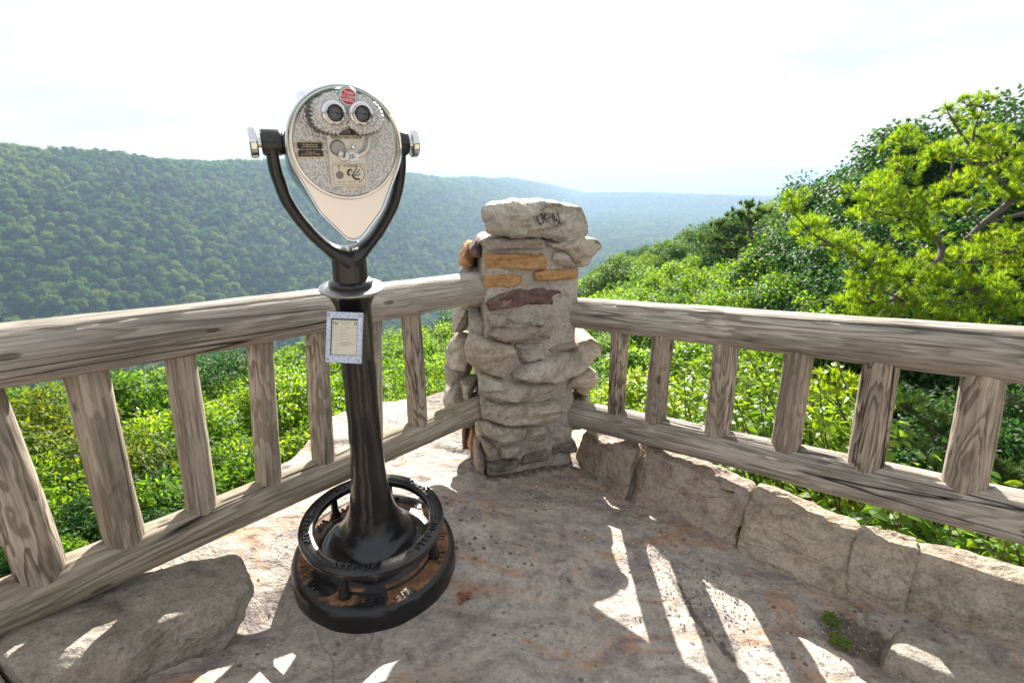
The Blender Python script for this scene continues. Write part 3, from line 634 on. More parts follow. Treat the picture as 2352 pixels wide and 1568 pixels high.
hand = [[(0, 0), (.25, .7), (.45, .05)], [(.1, .3), (.4, .32)], [(.55, .6), (.55, .1), (.75, .2), (.58, .35)], [(1.5, .9), (1.2, .75), (1.15, .3), (1.5, .15)], [(1.75, .5), (1.6, .25), (1.85, .2), (1.9, .5), (1.95, .15)], [(2.1, .45), (2.2, .2), (2.4, .3)], [(2.5, .4), (2.65, .2), (2.7, .45)],
        [(3.05, .55), (2.95, .85), (3.15, 1.0), (3.3, .8), (3.5, 1.0), (3.65, .8), (3.05, .3)],
        [(.5, -.5), (.15, -.6), (.1, -1.0), (.5, -1.1)], [(.75, -.8), (.6, -1.0), (.85, -1.0), (.9, -.75)], [(1.05, -1.05), (1.1, -.7), (1.25, -1.0), (1.4, -.7), (1.45, -1.0)], [(1.6, -.7), (1.6, -1.3)], [(1.6, -.75), (1.8, -.8), (1.62, -.95)], [(2.1, -.5), (2.8, -.3)], [(2.4, -.4), (2.35, -.95)], [(2.6, -.6), (2.62, -.9)], [(2.9, -.55), (2.8, -.8), (3.0, -.75)], [(3.15, -.75), (3.25, -.45), (3.4, -.7)], [(3.5, -.65), (3.55, -.35), (3.75, -.55)]]
part('chalk_writing', on_face(strokes(hand, .0019, .395, 1.118, .0150, .16), capH, .004), M['chalk'], cap, PO, False)
kn = [[(0, 0), (0, 1)], [(.5, 1), (0, .45), (.5, 0)], [(.75, 0), (.75, .95), (1.2, .1), (1.2, 1)], [(1.6, .9), (1.4, .5), (1.6, .1), (1.85, .5), (1.6, .9)], [(2.05, 1), (2.6, 1)], [(2.3, 1), (2.3, .05)], [(2.75, 1), (3.2, 1)], [(2.98, 1), (2.98, .1)], [(3.75, .85), (3.4, .7), (3.75, .4), (3.4, .15)]]
part('scratched_writing', on_face(strokes(kn, .0022, .312, .485, .0215, .10), shipH, .004, -.004), M['scratch'], pil, PO, False)

# ------------------------------------------------------------------ log fences
def log_part(name, A, B, r0, r1, mat, parent, base, seed, nz=None, n=64, bend=0.0, lump=0.05, checks=(), flat=0.0, notch=()):
    A = np.array(A, float); B = np.array(B, float); Lh = np.linalg.norm(B-A); z = (B-A)/Lh
    x = np.cross((0, 0, 1), z) if abs(z[2]) < .95 else np.cross((0, 1, 0), z); x /= np.linalg.norm(x); y = np.cross(z, x)
    nz = nz or max(24, int(Lh/0.012)); t = np.linspace(0, 1, nz); th = np.linspace(0, 2*np.pi, n, endpoint=False)
    T, H = np.meshgrid(t, th, indexing='ij'); R = r0+(r1-r0)*T
    cs = np.stack([np.cos(H)*1.2, np.sin(H)*1.2, T*Lh*2.6+seed*9.1], -1)
    k = 1+lump*fbm(cs, seed, 3)+0.030*fbm(cs*np.array([3, 3, 1.6]), seed+1, 3)+0.014*fbm(np.stack([np.cos(H)*14, np.sin(H)*14, T*Lh*3], -1), seed+2, 3)
    for (a0, t0, t1, wdt, dep) in checks:
        ang = a0+0.20*fbm(np.stack([T*6, T*0, T*0], -1), seed+31, 3); d = (H-ang+np.pi) % (2*np.pi)-np.pi
        k = k-dep*np.exp(-(d/wdt)**2)*np.clip((T-t0)*30, 0, 1)*np.clip((t1-T)*30, 0, 1)
    for s in range(3):                                                  # knots
        rg = np.random.default_rng(seed*13+s); a0 = rg.uniform(0, 6.28); t0 = rg.uniform(.1, .9)
        d2 = (((H-a0+np.pi) % (2*np.pi)-np.pi)*R)**2+((T-t0)*Lh)**2; k = k+0.05*np.exp(-d2/(0.018**2))-0.05*np.exp(-d2/(0.007**2))
    R = R*k; cxo = bend*np.sin(T*np.pi)
    V = np.stack([R*np.cos(H)+cxo, R*np.sin(H), T*Lh], -1).reshape(-1, 3)
    for (tt, hw, lim, sgn) in notch:                                    # flat saddles cut where the posts meet the rail
        up = np.array([x[2], y[2]]); up = up/np.linalg.norm(up)*sgn; hgt = V[:, :2]@up; mk_ = (np.abs(V[:, 2]-tt*Lh) < hw) & (hgt > lim); V[mk_, :2] -= ((hgt-lim)[:, None]*up)[mk_]
    F = [tuple(f) for f in grid_faces(nz, n, False, True)]
    c0 = len(V); V = np.vstack([V, [[0, 0, 0]], [[0, 0, Lh]]])
    for i in range(n): j = (i+1) % n; F.append((c0, j, i)); F.append((c0+1, (nz-1)*n+i, (nz-1)*n+j))
    m = Matrix((x, y, z)).transposed().to_4x4(); m.translation = Vector((A-np.array(base))*S)
    o = mk(name, V*S, F, mat, parent, True, m); autosmooth(o, 50); return o
FA = np.array([-.158, 2.1, .30])
def lerp(a, b, t): return np.array(a)+(np.array(b)-np.array(a))*t
def fence(name, label, tr, br, posts, seed, lowmat):
    base = np.array([tr[0][0], tr[0][1], 0.]); f = empty(name, base*S, label, 'fence')
    def nt_(rail, k, sgn):
        o_ = []; a, b = np.array(rail[0]), np.array(rail[1]); Lr = np.linalg.norm(b-a)
        for p in posts:
            t = float(np.dot(np.array(p[k])-a, b-a)/Lr**2); o_.append((t, p[2+k]*1.12, (rail[2]+(rail[3]-rail[2])*t)*.93, sgn))
        return o_
    log_part('top_rail', tr[0], tr[1], tr[2], tr[3], M['wood_rail'], f, base, seed, bend=0.006, n=96, nz=260, checks=tr[4], notch=nt_(tr, 0, -1))
    log_part('bottom_rail', br[0], br[1], br[2], br[3], lowmat, f, base, seed+1, n=80, nz=260, checks=br[4], notch=nt_(br, 1, 1))
    for i, (a, b, r0, r1) in enumerate(posts):
        a = np.array(a, float); b = np.array(b, float); d = (a-b)/np.linalg.norm(a-b)
        rg = np.random.default_rng(seed*7+i)
        log_part('post', b-d*0.03, a+d*0.035, r1*1.02, r0, M['wood_post'], f, base, seed*10+i, n=56, lump=0.07, bend=rg.uniform(-.006, .006), checks=((rg.uniform(0, 6.28), .1, .95, .06, .10), (rg.uniform(0, 6.28), .3, .8, .05, .08)))
    return f
lt0, lt1 = np.array([-.154, 2.105, .842]), np.array([-1.078, 1.037, .931])
lb0, lb1 = np.array([-.165, 2.092, .302]), np.array([-1.162, .940, .358])
lt_in, lt_out = lerp(lt0, lt1, -.10), lerp(lt0, lt1, 1.55)
lb_in, lb_out = lerp(lb0, lb1, -.10), lerp(lb0, lb1, 1.50)
fence('log_fence', 'weathered log fence behind the coin viewer, running from the pillar to the left edge',
      (lt_in, lt_out, .065, .071, ((2.4, .05, .95, .035, .10), (.9, .3, .9, .03, .10), (1.7, .1, .6, .03, .10))), (lb_in, lb_out, .051, .067, ((1.2, .1, .9, .04, .08), (2.2, .4, .9, .03, .10))),
      [((-1.113, .996, .84), (-1.108, 1.003, .392), .0445, .0475), ((-.993, 1.136, .859), (-1.001, 1.126, .384), .0426, .044), ((-.866, 1.282, .848), (-.883, 1.263, .368), .034, .0391), ((-.73, 1.439, .835), (-.756, 1.409, .351), .0347, .0368), ((-.613, 1.574, .832), (-.635, 1.549, .351), .0342, .0368), ((-.482, 1.725, .813), (-.506, 1.697, .381), .0343, .0364), ((-.373, 1.851, .806), (-.371, 1.854, .331), .0351, .0378),
       ((-1.25, .84, .86), (-1.25, .85, .40), .044, .047), ((-1.40, .66, .87), (-1.40, .67, .41), .044, .047)], 3, M['wood_low'])
rt0, rt1 = np.array([.321, 2.273, .689]), np.array([1.44, 1.385, .805])
rb0, rb1 = np.array([.283, 2.303, .190]), np.array([1.525, 1.317, .320])
fence('log_fence', 'weathered grey log fence running from the pillar to the right edge above the stone kerb',
      (lerp(rt0, rt1, -.10), lerp(rt0, rt1, 1.4), .068, .086, ((2.25, .12, .99, .022, .17), (1.0, .2, .9, .03, .08), (2.9, .3, .8, .02, .08))), (lerp(rb0, rb1, -.10), lerp(rb0, rb1, 1.35), .062, .084, ((2.6, .2, .95, .025, .12), (1.9, .3, .7, .02, .08))),
      [((.468, 2.156, .633), (.473, 2.153, .278), .0386, .0379), ((.619, 2.037, .646), (.619, 2.037, .279), .0446, .0441), ((.814, 1.882, .666), (.822, 1.875, .294), .0463, .0489), ((1.008, 1.728, .678), (1.016, 1.721, .317), .0459, .0477), ((1.193, 1.581, .689), (1.208, 1.569, .333), .0508, .0538), ((1.387, 1.427, .708), (1.408, 1.41, .35), .0526, .0559), ((1.60, 1.26, .72), (1.61, 1.25, .37), .053, .056)], 5, M['wood_rail'])

# ------------------------------------------------------------------ stone kerb on the right, boulder, loose rocks
kb = empty('stone_kerb', (.47*S, 1.93*S, 0), 'low kerb of mortared tan sandstone blocks along the foot of the right log fence', 'kerb')
kbase = np.array([.47, 1.93, 0])
nb_ = np.array([.60, .80, 0])
def kstone(a, b, za, zb, ha, hb, dep, lean, seed, mat='kerb', amp=.022, under=0.0):
    a = np.array([*a, 0.]); b = np.array([*b, 0.]); c = []; ha -= .02; hb -= .02; e_ = (b-a)/np.linalg.norm(b-a); a = a-e_*.003; b = b+e_*.003
    for top in (0, 1):
        for bk in (0, 1):
            for e, z0, h in ((a, za, ha), (b, zb, hb)):
                p = e+nb_*(dep*bk+(lean*top if not bk else 0)-(0 if top else under)); p[2] = (z0-.13) if not top else h+(0.012 if bk else 0); c.append(p)
    return rock8(c, 70, amp, seed, 14, 9.0, 0.010, 9)
for a, b, za, zb, ha, hb, dp, ln, sd_, lb in [((.300, 2.30), (.470, 1.93), -.04, -.03, .065, .155, .18, .085, 1, 'purplish sloping stone beside the pillar'), ((.468, 1.93), (.805, 1.565), -.03, -.02, .165, .155, .27, .125, 2, None), ((.805, 1.562), (1.085, 1.355), .02, .03, .165, .155, .26, .10, 3, 'ochre faced stone'), ((1.085, 1.36), (1.235, 1.295), .03, .03, .155, .165, .19, .085, 4, None), ((1.235, 1.31), (1.82, .90), .0, .02, .155, .175, .175, .085, 5, None)]:
    o = part('stone', kstone(a, b, za, zb, ha, hb, dp, ln, sd_), M['kerb_red' if sd_ in (1, 2) else 'kerb'], kb, kbase, ang=60)
    if lb: o['label'] = lb
c8 = []                                                                  # mortar bed under the stones
for z in (-.12, .09):
    for d in (.05, .17):
        for e in ((.33, 2.25), (1.85, .93)): c8.append(np.array([*e, 0.])+nb_*(d+.0)+np.array([0, 0, z]))
def bentbed():
    pts = [(.318, 2.27), (.462, 1.94), (.80, 1.56), (1.08, 1.36), (1.235, 1.30), (1.85, .90)]
    P = smoothpath([(*p, 0) for p in pts], 12); A = []
    prof = [(.10, -.12), (.09, -.02), (.10, .0), (.12, .03), (.15, .05), (.18, .05), (.20, -.08)]
    for p in P:
        for d, z in prof: A.append(p+nb_*d+np.array([0, 0, z]))
    V = np.array(A); V[:, 2] -= .045; V = V+0.03*np.stack([fbm(V*14, 5, 4), fbm(V*14, 6, 4), fbm(V*14, 7, 4)], -1); return V, grid_faces(len(P), len(prof))
part('mortar_bed', bentbed(), M['mortar'], kb, kbase)
bb = np.array([-.95, 1.10, .06])
def boulder():
    # x: along the fence (near-left -> far-right), y: front -> under the rail, z
    c = [(-.95, .77, .10), (-.695, 1.155, .10), (-1.30, .92, .10), (-.86, 1.37, .08), (-.985, .79, .340), (-.725, 1.165, .205), (-1.27, .93, .335), (-.87, 1.35, .235)]
    return rock8(c, 90, .016, 15, 18, 7.0, .007, 8)
o = part('boulder', boulder(), M['boulder'], None, (0, 0, 0), ang=55); tag(o, 'long grey boulder lying on the rock floor under the left log fence', 'boulder')
o = part('boulder', rock8([(-1.30, .50, .10), (-1.01, .78, .10), (-1.6, .72, .10), (-1.30, .92, .10), (-1.30, .55, .36), (-1.03, .80, .33), (-1.55, .72, .38), (-1.30, .91, .35)], 50, .018, 18, 12, 8., .004, 8), M['boulder'], None, (0, 0, 0), ang=55); tag(o, 'grey boulder end at the left edge, just past the long boulder', 'boulder')
for nm, lb, c in [('flat_rock', 'long flat grey rock lying in the dirt below the right end of the kerb', [(.98, 1.06, -.05), (1.30, .80, -.05), (1.10, 1.19, -.05), (1.45, .93, -.05), (1.02, 1.08, .075), (1.30, .84, .09), (1.11, 1.16, .065), (1.42, .93, .08)]),
                  ('small_rock', 'small angular rock between the flat grey rock and the kerb at the right', [(1.20, 1.06, -.03), (1.30, 1.00, -.03), (1.24, 1.12, -.03), (1.34, 1.05, -.03), (1.215, 1.07, .04), (1.285, 1.02, .04), (1.245, 1.11, .035), (1.32, 1.05, .035)])]:
    o = part(nm, rock8(c, 44, .010, 19, 10, 10., .004, 8), M['boulder'], None, (0, 0, 0), ang=55); tag(o, lb, 'rock')
# grit in the hollows
def grit_mesh():
    V, F = [], []; k = 0; rg = np.random.default_rng(5)
    spots = [(.60, 1.42, .10, 260), (.62, 1.28, .07, 160), (.55, 1.62, .06, 90), (.30, 1.95, .12, 130), (.22, 1.78, .10, 60), (.05, 1.98, .09, 90), (.45, 1.86, .06, 70), (1.0, 1.25, .10, 160), (.85, 1.20, .12, 120), (-.6, .99, .16, 110), (.0, 1.5, .45, 160), (.4, 1.1, .4, 160)]
    for (cx, cy, sp, n) in spots:
        for _ in range(n):
            x, y = cx+rg.normal()*sp, cy+rg.normal()*sp; r = rg.uniform(.0012, .0045)*(1.5 if rg.random() < .08 else 1); z = fz(x, y)+r*.3
            q = np.array([(1, 0, 0), (0, 1, 0), (-1, 0, 0), (0, -1, 0), (0, 0, .8), (0, 0, -.6)])*r*rg.uniform(.6, 1.3, (6, 3)); a = rg.uniform(0, 6.28); c, s = math.cos(a), math.sin(a)
            V.append(q@np.array([[c, -s, 0], [s, c, 0], [0, 0, 1]])+(x, y, z)); F += [tuple(i+k for i in f) for f in ((0, 1, 4), (1, 2, 4), (2, 3, 4), (3, 0, 4), (1, 0, 5), (2, 1, 5), (3, 2, 5), (0, 3, 5))]; k += 6
    return np.concatenate(V), F
o = part('grit', grit_mesh(), M['grit'], None, (0, 0, 0), False); tag(o, 'pale grit scattered in the hollows of the rock floor', 'grit', kind='stuff')
# ------------------------------------------------------------------ coin operated viewer
vn_ = np.array([.0376, -.1048, .9938]); vn_ /= np.linalg.norm(vn_)
VK = 0.94; vb = np.array([-.4631*VK, 1.4667*VK, 1.3-(1.3-.0453)*VK])
yw = math.radians(26.5); fn = np.array([math.sin(yw), -math.cos(yw), 0]); fn -= vn_*(fn@vn_); fn /= np.linalg.norm(fn)
ve1 = np.cross(vn_, fn); ve1 = ve1 if ve1[0] > 0 else -ve1
vrot = Matrix((ve1, -fn, vn_)).transposed()
vw = empty('coin_viewer', vb*S, 'coin operated binocular viewer with chrome head on a black cast iron pedestal', 'viewer', rot=vrot)
def vp(name, VF, mat, parent=None, smooth=True, ang=38, mi=None):
    o = mk(name, np.asarray(VF[0])*S*VK, VF[1], mat, parent or vw, smooth, mi=mi)
    if smooth and ang: autosmooth(o, ang)
    return o
def rough(VF, amp, f, seed):
    V = np.asarray(VF[0], float); d = np.stack([fbm(V*f, seed, 4), fbm(V*f, seed+1, 4), fbm(V*f, seed+2, 4)], -1); return V+d*amp, VF[1]
# base disc
RB = .262
prof = [(0, -.09), (RB+.006, -.09), (RB+.007, -.03), (RB+.006, .0), (RB+.004, .035), (RB-.002, .050), (RB-.012, .056), (RB-.05, .058), (.200, .059), (.196, .068), (.186, .071), (.15, .073), (0, .075)]
vp('base', rough(lathe(prof, 128), .0022, 22, 3), M['base'])
def ringtext(body, n, rmid, size, z, a0, ext=.0035):
    A = Acc()
    for k in range(n):
        V, F = text2d(body, size, bold=.012, space=1.25)
        al = a0+2*math.pi*k/n+V[:, 0]/rmid; r = rmid-V[:, 1]
        for dz in (ext,):
            Q = np.c_[r*np.sin(al), -r*np.cos(al), np.full(len(V), z+dz)]
            # solid letters: top + skirt
            ed = {}
            for f in F:
                for a, b in zip(f, f[1:]+f[:1]): ed[(a, b)] = 1
            bd = [(a, b) for (a, b) in ed if (b, a) not in ed]; Q2 = Q.copy(); Q2[:, 2] = z-.003; m = len(Q)
            A.add(np.vstack([Q, Q2]), list(F)+[(b, a, a+m, b+m) for a, b in bd])
    return A.out()
for k in range(5): vp('base_lettering', ringtext('STEP UP', 1, .226, .034, .0575, math.radians(-8+72*k)), M['base'], None, False)
# step ring on four posts
rp_ = [(.183, .160), (.184, .152), (.19, .149), (.222, .149), (.229, .153), (.231, .162), (.229, .170), (.222, .175), (.192, .175), (.185, .170)]
rg_ = vp('step_ring', rough(lathe(rp_, 128, closed=True), .001, 30, 8), M['black'])
for k in range(5): vp('ring_lettering', ringtext('STEP UP', 1, .2065, .030, .1752, math.radians(-28+72*k), .0045), M['wornblack'], rg_, False)
for a in (-152, -28+180, -38, 52):
    a = math.radians(a); vp('ring_post', shift(lathe([(.020, .06), (.017, .075), (.0125, .09), (.0115, .152)], 18), (.207*math.sin(a), -.207*math.cos(a), 0)), M['black'])
# column and flared foot
cp = [(.168, .066), (.160, .088), (.148, .105), (.132, .122), (.111, .142), (.094, .168), (.080, .20), (.069, .24), (.061, .29), (.0545, .35), (.050, .42), (.0478, .50), (.0470, .62), (.0470, .74), (.0468, .86), (.0465, .905), (.050, .925), (.060, .945), (.068, .955)]
pp = smoothpath([(a, 0, b) for a, b in cp], 4); V, F = lathe([(p[0], p[2]) for p in pp], 72)
th = np.arctan2(V[:, 1], V[:, 0]); lob = np.exp(-((V[:, 2]-.10)/.05)**2); rr = np.hypot(V[:, 0], V[:, 1]); k = 1+.05*lob*np.cos(4*th+.9)+.05*lob*np.exp(-((th-.3)/.5)**2); V[:, 0] *= k; V[:, 1] *= k
vp('column', rough((V, F), .0026, 20, 12), M['black'], ang=60)
# engraved azimuth collar and neck
vp('dial_collar', lathe([(.058, .953), (.075, .958), (.083, .964), (.0835, .968), (.080, .970), (.060, .972), (.055, .972)], 72), M['steel'])
A = Acc()
for i in range(72):
    a = 2*math.pi*i/72; l = .006 if i % 6 else .012; r0, r1 = .078, .078-l; c, s = math.cos(a), math.sin(a); wd = .0007
    A.add([(r0*c-wd*s, r0*s+wd*c, .9718), (r0*c+wd*s, r0*s-wd*c, .9718), (r1*c+wd*s, r1*s-wd*c, .9730), (r1*c-wd*s, r1*s+wd*c, .9730)], [(0, 1, 2, 3)])
vp('dial_marks', A.out(), M['ink'], None, False)
vp('neck', lathe([(.050, .968), (.0555, .970), (.0575, .975), (.0575, .982), (.0535, .987), (.0450, .990), (.0435, 1.03), (.0450, 1.058), (.0, 1.062)], 64), M['black'])
# yoke: one casting, two curved arms meeting on the neck
A = Acc()
for s in (-1, 1):
    P = smoothpath([(.0*s, 0, 1.045), (.034*s, 0, 1.064), (.070*s, 0, 1.098), (.104*s, 0, 1.145), (.129*s, 0, 1.195), (.143*s, 0, 1.25), (.1475*s, 0, 1.29), (.1475*s, 0, 1.325)], 7)
    t = np.linspace(0, 1, len(P)); A.add(*tube(P, .0135+.012*np.exp(-(t/.16)**2), 20, 1.55, (0, 1, 0)) if False else tube(P, .0145+.016*np.exp(-(t/.14)**2), 24, 1.75, (0, 0, 1) if False else (s*-.3, 0, 1.0)))
    A.add(*shift(lathe([(0, -.022), (.025, -.022), (.0285, -.018), (.0285, .018), (.025, .022), (0, .022)], 32, 'x'), (.146*s, 0, 1.325)))
    A.add(*shift(lathe([(0, -.012), (.022, -.012), (.022, .012), (0, .012)], 28, 'x'), (.119*s, 0, 1.325)))
vp('yoke', rough(A.out(), .0012, 30, 22), M['black'], ang=50)
for s in (-1, 1):
    kn_ = [(.0, -.03), (.0115, -.03), (.0115, -.008), (.030, -.008), (.033, -.005), (.033, .006), (.030, .009), (.024, .0095), (0, .0095)]
    V, F = lathe(kn_, 72, 'x'); r = np.hypot(V[:, 1], V[:, 2]); a = np.arctan2(V[:, 2], V[:, 1]); kk = np.where(r > .0325, 1+.006*np.sin(60*a), 1); V[:, 1] *= kk; V[:, 2] *= kk
    V[:, 0] *= s; F = [f[::-1] for f in F] if s < 0 else F
    vp('clamp_knob', shift((V, F), (.183*s, 0, 1.325)), M['chrome'], ang=30)
# head shell
def hull(circles, n=96, bulge=0.0):
    t = np.linspace(0, 2*np.pi, 2880, endpoint=False); N = np.c_[np.sin(t), np.cos(t)]
    h = np.max([N@np.array(c[:2])+c[2] for c in circles], axis=0); a = np.argmax([N@np.array(c[:2])+c[2] for c in circles], axis=0)
    P = np.array([np.array(circles[i][:2])+circles[i][2]*nn for i, nn in zip(a, N)])
    P = np.vstack([P, P[:1]]); d = np.r_[0, np.cumsum(np.linalg.norm(np.diff(P, axis=0), axis=1))]
    s = np.linspace(0, d[-1], n+1)[:-1]; return np.c_[np.interp(s, d, P[:, 0]), np.interp(s, d, P[:, 1])]
front = hull([(0, 1.3245, .1255), (0, 1.225, .085), (0, 1.140, .030)], 120)
def scl(o, k, c=(0, 1.30)): return np.array(c)+(o-np.array(c))*k
def bodyo():
    o = []
    c = np.array([0, 1.30]); pts = hull([(0, 1.30, .125), (-.071, 1.421, .015), (.071, 1.421, .015), (0, 1.42, .034), (0, 1.225, .086), (0, 1.145, .030)], 2000)
    return pts
def radial(o, ang, c=(0, 1.30)):
    d = o-np.array(c); a = np.arctan2(d[:, 1], d[:, 0]); r = np.linalg.norm(d, axis=1); i = np.argsort(a); a, r = a[i], r[i]
    return np.interp(ang, np.r_[a-2*np.pi, a, a+2*np.pi], np.r_[r, r, r])
ang_ = np.linspace(0, 2*np.pi, 144, endpoint=False)-np.pi
rf = radial(hull([(0, 1.3245, .1255), (0, 1.225, .085), (0, 1.140, .030)], 3000), ang_); rb = radial(bodyo(), ang_)
secs = [(-.096, rf*.955), (-.104, rf*.962), (-.106, rf*.985), (-.102, rf*1.0), (-.094, rf*1.004), (-.060, np.maximum(rf, rf*.35+rb*.65)), (-.030, np.maximum(rb, rf)), (.0, rb*.99), (.03, rb*.92), (.055, rb*.78), (.07, rb*.58), (.075, rb*.3)]
V = np.concatenate([np.c_[r*np.cos(ang_), np.full(len(ang_), y), 1.30+r*np.sin(ang_)] for y, r in secs]); F = [tuple(f) for f in grid_faces(len(secs), len(ang_), False, True)]
n_ = len(ang_); F.append(tuple(range(n_))[::-1]); F.append(tuple(range((len(secs)-1)*n_, len(secs)*n_)))
head = vp('head_shell', (V, F), M['chrome'], ang=22)
fo = np.c_[rf*.956*np.cos(ang_), 1.30+rf*.956*np.sin(ang_)]
front_o = vp('front_panel', extr(fo, -.090, -.1015, .0015), M['cream'], head, ang=30)
FC = (0, 1.3285)
vp('face_rim', shift(lathe([(.1095, -.0), (.1095, .005), (.112, .0075), (.115, .0075), (.118, .0045), (.119, .0)], 110, '-y', closed=True), (FC[0], -.100, FC[1])), M['chrome'], head)
vp('face_plate', shift(lathe([(.1115, 0), (.1115, .0035), (0, .0035)], 96, '-y'), (FC[0], -.100, FC[1])), M['hammer'], head)
# eyepiece guard with fluted sides
mo = [(-.082, 1.392), (-.080, 1.412), (-.070, 1.430), (-.050, 1.4395), (-.025, 1.445), (.004, 1.4475), (.03, 1.4445), (.055, 1.436), (.074, 1.420), (.083, 1.400), (.083, 1.382), (.074, 1.366), (.048, 1.3575), (.018, 1.355), (.010, 1.368), (.006, 1.382), (.0, 1.387), (-.006, 1.382), (-.010, 1.368), (-.018, 1.355), (-.048, 1.357), (-.072, 1.366), (-.081, 1.378)]
mo = [(a*.90+.001, b-max(0, b-1.385)*.22-.003) for a, b in mo]
Pm = smoothpath([(a, b, 0) for a, b in mo+[mo[0]]], 14)[:-1, :2][::-1]
d = np.r_[0, np.cumsum(np.linalg.norm(np.diff(np.vstack([Pm, Pm[:1]]), axis=0), axis=1))]; s_ = np.linspace(0, d[-1], 421)[:-1]; Pc = np.vstack([Pm, Pm[:1]])
Pm = np.c_[np.interp(s_, d, Pc[:, 0]), np.interp(s_, d, Pc[:, 1])]; Tn = np.roll(Pm, -1, 0)-np.roll(Pm, 1, 0); Tn /= np.linalg.norm(Tn, axis=1)[:, None]; Nn = np.c_[Tn[:, 1], -Tn[:, 0]]
flu = np.abs(np.sin(np.arange(420)*2*np.pi*26/420))**.6; notch = ((np.abs(Pm[:, 0]) < .02) & (Pm[:, 1] < 1.40)); flu[notch] = 0; sdw = .25+.75*np.clip((1.425-Pm[:, 1])/.03, 0, 1)
if ((Pm-Pm.mean(0))*Nn).sum() < 0: Nn = -Nn
lay = []
for y, off in ((-.102, .0065), (-.118, .005), (-.143, .0012), (-.148, -.0015)): lay.append(np.c_[Pm[:, 0]+Nn[:, 0]*(off*sdw+.0042*sdw*(flu-1)), np.full(420, y), Pm[:, 1]+Nn[:, 1]*(off*sdw+.0042*sdw*(flu-1))])
V = np.concatenate(lay); F = [tuple(f) for f in grid_faces(4, 420, False, True)]
# tessellated front
B2 = np.c_[lay[-1][:, 0], lay[-1][:, 2]]; r = delaunay_2d_cdt([Vector(p) for p in B2], [(i, (i+1) % 420) for i in range(420)], [list(range(420))], 1, 1e-9)
m0 = len(V); V = np.vstack([V, [(p[0], -.148, p[1]) for p in r[0]]]); F += [tuple(m0+i for i in f) for f in r[2]]
gd_ = vp('eyepiece_guard', (V, F), [M['hammer'], M['grime_shade']], head, ang=40, mi=[1 if i < 2*420 else 0 for i in range(len(F))])
for s in (-1, 1):
    vp('guard_boss', shift(lathe([(.037, -.001), (.037, .0025), (.035, .0035), (.0, .0035)], 48, '-y'), (.0275*s-.001, -.148, 1.3945)), M['hammer'], gd_)
for s in (-1, 1):
    c = (.0275*s-.001, -.1505, 1.394)
    e = vp('eyepiece', shift(lathe([(.0250, 0), (.0250, .005), (.0235, .008), (.0215, .009), (.0198, .010), (.0192, .021), (.0186, .0235), (.0170, .0240), (.0160, .0225), (.0156, .010), (0, .009)], 56, '-y'), c), M['chrome'], head)
    vp('lens', shift(lathe([(.0156, .0105), (.013, .0130), (.009, .0152), (.0045, .0162), (0, .0166)], 40, '-y'), c), M['glass'], e)
# clear vision knob
kc = (.0035, -.142, 1.4255)
kb_ = vp('vision_knob', shift(lathe([(.0195, -.005), (.0195, .009), (.0185, .0105), (.0165, .0105), (0, .0105)], 48, '-y'), kc), M['greenrim'], head)
vp('knob_rim', shift(lathe([(.0148, .0108), (.0152, .0118), (.0162, .0118), (.0166, .0108)], 48, '-y', closed=True), kc), M['white'], kb_)
vp('knob_label', shift(lathe([(.0150, .0100), (.0150, .0113), (0, .0113)], 48, '-y'), kc), M['red'], kb_)
A = Acc()
for b, dv in (('TURN', .0068), ('TO CLEAR', .0), ('VISION', -.0068)): A.add(*textface(b, .0072, kc[0]+dv*.20, kc[2]+dv, kc[1]-.0117, -.14, bold=.012))
vp('knob_text', A.out(), M['white'], kb_, False)
# coin mechanism
cpn = vp('coin_plate', extr(rect(-.042, .039, 1.2405, 1.3505, .003), -.101, -.116, .0015), M['coinmetal'], head, ang=30)
vp('coin_recess', extr(rect(-.037, .034, 1.2915, 1.3485, .002), -.112, -.1172, .001), M['coinmetal'], cpn, ang=30)
vp('title_strip', extr(rect(-.0345, .0325, 1.3405, 1.3490, .002), -.116, -.1185, .0004), M['creamplate'], cpn, False)
A = Acc(); A.add(*textface('QUARTERS ONLY', .0078, -.001, 1.3446, -.1188, bold=.014))
for u in (-.0315, .0295): A.add(*extr(circ(u, 1.3447, .0015, 10), -.118, -.1190))
vp('title_text', A.out(), M['ink'], cpn, False)
vp('coin_slot', shift(lathe([(.0166, 0), (.0166, .003), (.0158, .004), (.0146, .003), (.0143, .0005), (0, .0005)], 48, '-y'), (-.0215, -.117, 1.3235)), M['steel'], cpn)
vp('slot_shadow_ring', shift(lathe([(.0146, .0008), (.0138, .0010), (.0138, .0006)], 48, '-y', closed=True), (-.0205, -.1175, 1.3230)), M['ink'], cpn)
vp('bolt', shift(lathe([(.0055, 0), (.0055, .004), (.004, .0065), (0, .007)], 24, '-y'), (.0115, -.117, 1.3265)), M['chrome'], cpn)
P = smoothpath([(-.014, 0, 1.3155), (-.018, -.001, 1.306), (-.013, -.002, 1.3), (.004, -.004, 1.306), (.022, -.005, 1.309), (.036, -.006, 1.3165), (.0445, -.006, 1.329), (.047, -.006, 1.343)], 7)+np.array([0, -.123, 0])
vp('coin_lever', tube(P, np.r_[np.full(8, .0062), np.full(len(P)-8, .0052)], 14, 1.0), M['coinmetal'], cpn)
bt = vp('coin_button', shift(lathe([(.0148, -.004), (.0148, .010), (.0138, .0115), (0, .0115)], 48, '-y'), (.0055, -.122, 1.3065)), M['chrome'], cpn)
vp('button_label', shift(lathe([(.0130, .0110), (.0130, .0121), (0, .0121)], 40, '-y'), (.0055, -.122, 1.3065)), M['white'], bt)
A = Acc(); A.add(*textface('25', .0125, .0035, 1.3065, -.1345, bold=.02)); A.add(*textface('¢', .0075, .0120, 1.3068, -.1345))
